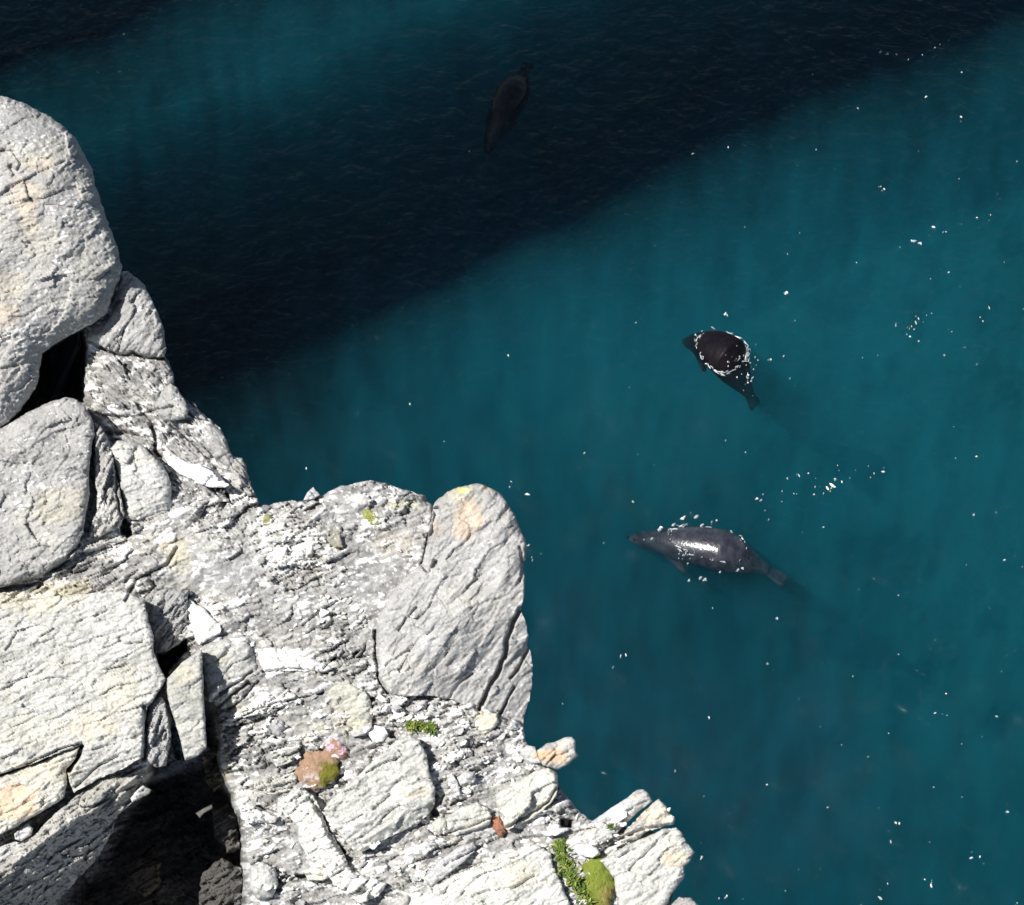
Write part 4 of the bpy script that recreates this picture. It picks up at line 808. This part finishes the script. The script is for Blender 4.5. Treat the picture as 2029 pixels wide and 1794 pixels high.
SEAL_TREES = []; SEAL_RIMS = []
def make_seal(label, nose, tail, scale, zmid, arch, bend, mat, seed, girth=1.0, dive=0.0, hind=1.0):
    """Body axis in local x: nose at 0, tail at -L; z up; bend sideways."""
    L = 2.0
    prof = [(0.0,.030,.028),(0.03,.052,.045),(0.08,.066,.058),(0.15,.098,.09),(0.23,.120,.108),(0.32,.132,.12),(0.42,.148,.136),(0.55,.182,.165),(0.70,.208,.185),(0.88,.232,.205),(1.05,.242,.220),(1.20,.250,.226),(1.36,.228,.205),(1.52,.172,.150),(1.68,.105,.092),(1.82,.06,.05)]
    def centre(s):
        t = s / L
        return Vector((-s + L * .45, bend * math.sin((t - .45) * 2.6) , zmid - arch * (2 * (t - .57)) ** 2 - dive * max(0.0, t - .62)))
    bm = bmesh.new(); pts = []
    for s, w, hg in prof:
        c = centre(s); d = centre(s + .02) - centre(s - .02); side = Vector((-d.y, d.x, 0))
        g = girth if s > .35 else (1 + (girth - 1) * .4)
        pts.append((c, side, w * g, hg * g))
    tube(bm, pts, 28)
    for sd in (1, -1):     # fore flippers
        c = centre(.56); paddle(bm, c + Vector((0, sd * .13, -.07)), c + Vector((-.30, sd * .22, -.20)), .065, .05, .03)
        c = centre(1.78); e = centre(1.78 + .34 * hind)   # hind flippers, side by side
        paddle(bm, c + Vector((.03, sd * .02, 0)), e + Vector((0, sd * .055, -.01)), .045, .07, .026)
    bmesh.ops.recalc_face_normals(bm, faces=bm.faces)
    me = bpy.data.meshes.new('seal_rough'); bm.to_mesh(me); bm.free()
    tmp = bpy.data.objects.new('seal_rough', me); col.objects.link(tmp)
    rm = tmp.modifiers.new('r', 'REMESH'); rm.mode = 'VOXEL'; rm.voxel_size = .014; rm.use_smooth_shade = True
    sm = tmp.modifiers.new('s', 'SMOOTH'); sm.factor = .5; sm.iterations = 14
    dg = bpy.context.evaluated_depsgraph_get(); dg.update()
    body = bpy.data.meshes.new_from_object(tmp.evaluated_get(dg)); body.name = 'seal_body'
    bpy.data.objects.remove(tmp)
    body.polygons.foreach_set('use_smooth', np.ones(len(body.polygons), bool)); body.materials.clear(); body.materials.append(mat)
    A = Vector(sea_pt(*nose)); B = Vector(sea_pt(*tail)); mid = B.lerp(A, .55); d = A - B
    root = bpy.data.objects.new('seal', None); col.objects.link(root); root.location = (mid.x, mid.y, 0)
    root.rotation_euler = (0, 0, math.atan2(d.y, d.x)); k = d.length / 2.12
    root.scale = (k, scale, scale); root.empty_display_size = .3
    tag(root, label, 'seal', 'seals swimming below the cliff')
    o = bpy.data.objects.new('body', body); col.objects.link(o); o.parent = root
    M = Matrix.LocRotScale(root.location, root.rotation_euler, root.scale)
    SEAL_TREES.append(BVHTree.FromPolygons([M @ v.co for v in body.vertices], [p.vertices[:] for p in body.polygons]))
    rim = []
    Nm = M.to_3x3().inverted().transposed()
    for v in body.vertices:
        w = M @ v.co
        if abs(w.z) < .012:
            nn = Nm @ v.normal; l = math.hypot(nn.x, nn.y)
            if l > .05: rim.append(((w.x, w.y, w.z), (nn.x / l, nn.y / l)))
    SEAL_RIMS.append(rim)
    # eyes and nose pad
    for sd in (1, -1):
        bm = bmesh.new(); bmesh.ops.create_uvsphere(bm, u_segments=12, v_segments=8, radius=.017)
        em = bpy.data.meshes.new('eye'); bm.to_mesh(em); bm.free(); em.materials.append(EYE)
        e = bpy.data.objects.new('eye', em); col.objects.link(e); e.parent = root; e.location = centre(.10) + Vector((0, sd * .05, .042))
    bm = bmesh.new(); bmesh.ops.create_uvsphere(bm, u_segments=14, v_segments=10, radius=.026)
    for v in bm.verts: v.co.x *= .7; v.co.z *= .7
    em = bpy.data.meshes.new('nose'); bm.to_mesh(em); bm.free(); em.materials.append(EYE)
    e = bpy.data.objects.new('nose', em); col.objects.link(e); e.parent = root; e.location = centre(0.0) + Vector((.004, 0, .01))
    return root
EYE = plain('black_eye', (0.008, 0.007, 0.006), .15, .1, 50, 0, .6)
SEAL_G = seal_material('grey_seal_fur', (0.020, 0.021, 0.030), (0.044, 0.047, 0.060), .34)
SEAL_B = seal_material('black_seal_fur', (0.004, 0.003, 0.005), (0.009, 0.007, 0.010), .6, .03)
SEAL_D = seal_material('dark_seal_fur', (0.005, 0.005, 0.006), (0.02, 0.018, 0.02), .5, .3)
make_seal('grey seal lying full length at the surface, its wet back shining white', (1243, 1025), (1560, 1128), 1.0, -.11, .16, -.08, SEAL_G, 1, 1.05, .34, .8)
make_seal('black seal with its humped back out of the water and both ends under', (1348, 640), (1516, 750), 1.0, -.03, .27, .05, SEAL_B, 2, 1.10, 1.0, .6)
make_seal('dim dark seal gliding in the shaded water near the top', (974, 286), (1034, 104), .85, -.12, .14, .10, SEAL_D, 3, 1.05)

from mathutils.bvhtree import BVHTree
def on_water(x, y, z):
    p = Vector(sea_pt(x, y, z)); c = Vector(CAM); d = (p - c).normalized(); best = None
    for tr in SEAL_TREES:
        hit = tr.ray_cast(c, d)[0]
        if hit is not None and hit.z > z and (best is None or hit.z > best.z): best = hit
    return np.array(best + Vector((0, 0, .004))) if best is not None else np.array(p)
# ------------------------------------------------------------------ sun glints modelled as white flecks, and foam round the seals
FOAM_GLINT = plain('white_foam_glint', (0.88, 0.9, 0.9), .4, .05, 50, .1, .5)
THIN, nt, out = new_mat('thin_foam_glint')
_d = nt.nodes.new('ShaderNodeBsdfDiffuse'); _d.inputs[0].default_value = (.8, .86, .86, 1); _t = nt.nodes.new('ShaderNodeBsdfTransparent'); _x = nt.nodes.new('ShaderNodeMixShader'); _x.inputs[0].default_value = .5
nt.links.new(_t.outputs[0], _x.inputs[1]); nt.links.new(_d.outputs[0], _x.inputs[2]); nt.links.new(_x.outputs[0], out.inputs[0])
def fleck(V, Fc, p, L, w, ang, r, z=.012):
    b0 = len(V); ca, sa = math.cos(ang), math.sin(ang)
    pts = []
    n = 7
    for i in range(n):
        a = 2 * math.pi * i / n; k = r.uniform(.55, 1.1)
        u, v = L * .5 * math.cos(a) * k, w * .5 * math.sin(a) * k
        pts.append((u, v, 0.0))
    for u, v, q in pts: V.append((p[0] + u * ca - v * sa, p[1] + u * sa + v * ca, p[2] - .004))
    for u, v, q in pts: V.append((p[0] + .55 * (u * ca - v * sa), p[1] + .55 * (u * sa + v * ca), p[2] + z * r.uniform(.6, 1.2)))
    for i in range(n):
        j = (i + 1) % n
        Fc += [(b0 + i, b0 + j, b0 + n + j), (b0 + i, b0 + n + j, b0 + n + i)]
    for i in range(1, n - 1): Fc.append((b0 + n, b0 + n + i, b0 + n + i + 1))
fr = random.Random(21)
SP = [(1745,103,12),(1758,108,7),(1800,118,7),(1835,192,7),(1905,232,5),(1373,305,7),(1443,292,5),(1745,370,9),(1752,375,6),(1810,478,12),(1822,482,9),(1850,450,7),(1900,355,4),(1815,640,9),(1820,632,6),(1775,645,6),(1437,622,11),(1553,706,8),(1560,580,9),(1525,712,7),(1872,705,6),
 (1650,962,12),(1640,968,9),(1655,950,7),(1668,955,6),(1750,935,7),(1580,940,10),(1560,948,6),(1523,1030,5),(1550,973,6),(1500,988,6),(1512,980,5),(1508,992,6),(1602,938,5),(1590,1055,5),(1632,1045,6),(1215,1322,6),(1230,1300,8),(1240,1298,5),(1520,1315,7),(1583,1385,5),(1540,1225,9),(1412,1205,5),
 (1338,1527,8),(1405,1422,6),(1875,1375,7),(1845,1755,8),(1765,1668,7),(1775,1630,8),(1995,1610,6),(1520,1555,7),(1745,1780,9),(1390,1700,9),(1438,1778,10),(1425,1780,6),(1115,1395,5),(1010,965,6),(1013,955,5),(1045,980,7),(1055,1110,7),(1048,1080,6),(607,928,7),(1007,705,6),(812,800,6),(1158,898,6),(1438,873,7),(880,875,5),
 (1255,995,6),(1247,768,4),(1260,640,4),(1610,148,3),(930,300,4),(245,68,3),(1930,1020,6),(1990,1110,6),(1975,1420,5),(1990,520,5),(1960,610,6),(1820,300,4),(1700,215,5),(2015,320,4),(1880,540,5),(1935,905,4),(1850,1560,4),(1925,1700,6),(1690,1340,4),(1780,1180,4),(1720,1500,4),(1640,1600,4),(1915,1120,4)]
for _ in range(60):
    x = 2029 - abs(fr.gauss(0, 420)); y = fr.uniform(80, 1794)
    if 900 < x < 2029 and y > 1500 - x * .75: SP.append((x, y, fr.uniform(1.2, 3)))
for (x0, y0, x1, y1, n_) in ((1560,760,2029,610,10), (1500,1000,1760,925,14), (1750,500,1960,420,8), (1700,130,1900,80,5), (1640,1480,2000,1380,6), (1700,1790,1960,1690,7), (1780,660,1850,620,8)):
    for _ in range(n_):
        t = fr.random(); SP.append((x0 + (x1 - x0) * t + fr.gauss(0, 6), y0 + (y1 - y0) * t + fr.gauss(0, 8), fr.uniform(1.5, 5)))
V = []; Fc = []
for (x, y, s) in SP:
    for q in range(fr.choice((1, 1, 2, 3)) if s > 5 else 1):
        p = sea_pt(x + fr.gauss(0, s * .35) * (q > 0), y + fr.gauss(0, s * .3) * (q > 0), .004)
        L = s / 165 * fr.uniform(.6, 1.4) * (.7 if q else 1.15); fleck(V, Fc, p, L, L * fr.uniform(.16, .5), fr.uniform(0, 3.14), fr)
o = mesh_obj('glint_flecks', V, Fc, FOAM_GLINT, None, False)
o.data.materials.append(THIN); o.data.materials.append(plain('cream_glint', (0.85, 0.78, 0.52), .5, .05, 50, .1, .4)); _n = len(o.data.polygons)
_h = hsh(np.arange(_n) // 19, np.arange(_n) * 0, 5); o.data.polygons.foreach_set('material_index', np.where(_h < .45, 1, np.where(_h > .88, 2, 0)).astype(np.int32))
tag(o, 'scattered tiny white flecks painted as sun glints on the open water', 'foam', kind='stuff')

def foam_line(label, lines, seed, extra=(), dz=0.0):
    r = random.Random(seed); V = []; Fc = []
    for pts, w, dens in lines:
        for (x0, y0), (x1, y1) in zip(pts, pts[1:]):
            L = math.hypot(x1 - x0, y1 - y0); n = max(1, int(L * dens * 1.5))
            for k in range(n):
                t = r.random(); x = x0 + (x1 - x0) * t + r.gauss(0, w * .4); y = y0 + (y1 - y0) * t + r.gauss(0, w * .4)
                s = r.uniform(.5, 1.6) * w; fleck(V, Fc, on_water(x, y, .006 + dz), s / 165 * r.uniform(.5, 1.5), s / 165 * .28, math.atan2((y0 - y1) / .82, x1 - x0) + r.gauss(0, .5), r, .01)
    for (x, y, s) in extra:
        fleck(V, Fc, on_water(x, y, .01 + dz), s / 165, s / 165 * .6, r.uniform(-.4, .9), r, .02)
    o = mesh_obj('foam_edge_and_glint', V, Fc, FOAM_GLINT, None, False)
    o.data.materials.append(THIN); _n = len(o.data.polygons); o.data.polygons.foreach_set('material_index', (hsh(np.arange(_n) // 19, np.arange(_n) * 0, 5) < .65).astype(np.int32))
    return tag(o, label, 'foam', kind='stuff')
def wash(label, k, seed, clumps, extra, n=170):
    """Foam hugging the waterline of seal k, thick in some places and missing in others, with loose specks around it."""
    r = random.Random(seed); V = []; Fc = []
    pts = [q for q in SEAL_RIMS[k]]
    for _ in range(n):
        q, nr = pts[r.randrange(len(pts))]
        P = np.array(q) - CAM; D = P @ FWD; ix = W0 / 2 + F * (P @ RIGHT) / D; iy = H0 / 2 - F * (P @ UP) / D
        dens = max([math.exp(-((ix - a) ** 2 + (iy - b) ** 2) / c ** 2) * w for a, b, c, w in clumps] + [0.05])
        if r.random() > dens: continue
        off = abs(r.gauss(0, .022)); s = r.uniform(.010, .034)
        p = np.array([q[0] + nr[0] * off, q[1] + nr[1] * off, .006]); ang = math.atan2(nr[1], nr[0]) + 1.57 + r.gauss(0, .35)
        fleck(V, Fc, p, s * r.uniform(1.4, 4.0), s * r.uniform(.2, .5), ang, r, .010)
    for (x, y, s) in extra:
        for q in range(2 if s > 8 else 1):
            fleck(V, Fc, on_water(x + r.gauss(0, s * .3) * (q > 0), y + r.gauss(0, s * .2) * (q > 0), .01), s / 165 * r.uniform(.6, 1), s / 165 * r.uniform(.3, .55), r.uniform(-.4, .9), r, .02)
    o = mesh_obj('foam_edge_and_glint', V, Fc, FOAM_GLINT, None, False)
    o.data.materials.append(THIN); _n = len(o.data.polygons); o.data.polygons.foreach_set('material_index', (hsh(np.arange(_n) // 19, np.arange(_n) * 0, 5) < .7).astype(np.int32))
    return tag(o, label, 'foam', kind='stuff')
rr = random.Random(3)
wash('broken white foam washing round the black humped back', 1, 31, [(1486,700,22,.9),(1455,668,14,.5),(1490,745,22,.8),(1425,738,20,.7),(1380,668,11,.8),(1392,708,9,.3)],
     [(1378,664,8),(1388,700,5)] + [(rr.gauss(1468,16), rr.gauss(722,16), rr.uniform(1.5, 5)) for _ in range(34)] + [(rr.gauss(1488,6), rr.gauss(750,7), rr.uniform(3, 8)) for _ in range(10)], 330)
wash('white splashes and painted sun glints along the flanks of the grey seal', 0, 32, [(1280,1050,26,.8),(1330,1045,22,.5),(1440,1060,26,.2),(1370,1115,40,.3),(1465,1135,20,.5),(1540,1140,20,.4)],
     [(1352,1028,13),(1380,1024,14),(1390,1042,11),(1410,1035,8),(1420,1032,6),(1310,1045,15),(1333,1041,12),(1363,1117,6),(1365,1150,9),(1388,1146,14),(1398,1150,8),(1427,1134,8),(1462,1130,12),(1276,1070,6),(1292,1068,8)]  # these larger flecks are sun glints modelled in white
     + [(rr.gauss(1358,14), rr.gauss(1094,8), rr.uniform(1.5, 4)) for _ in range(26)], 300)
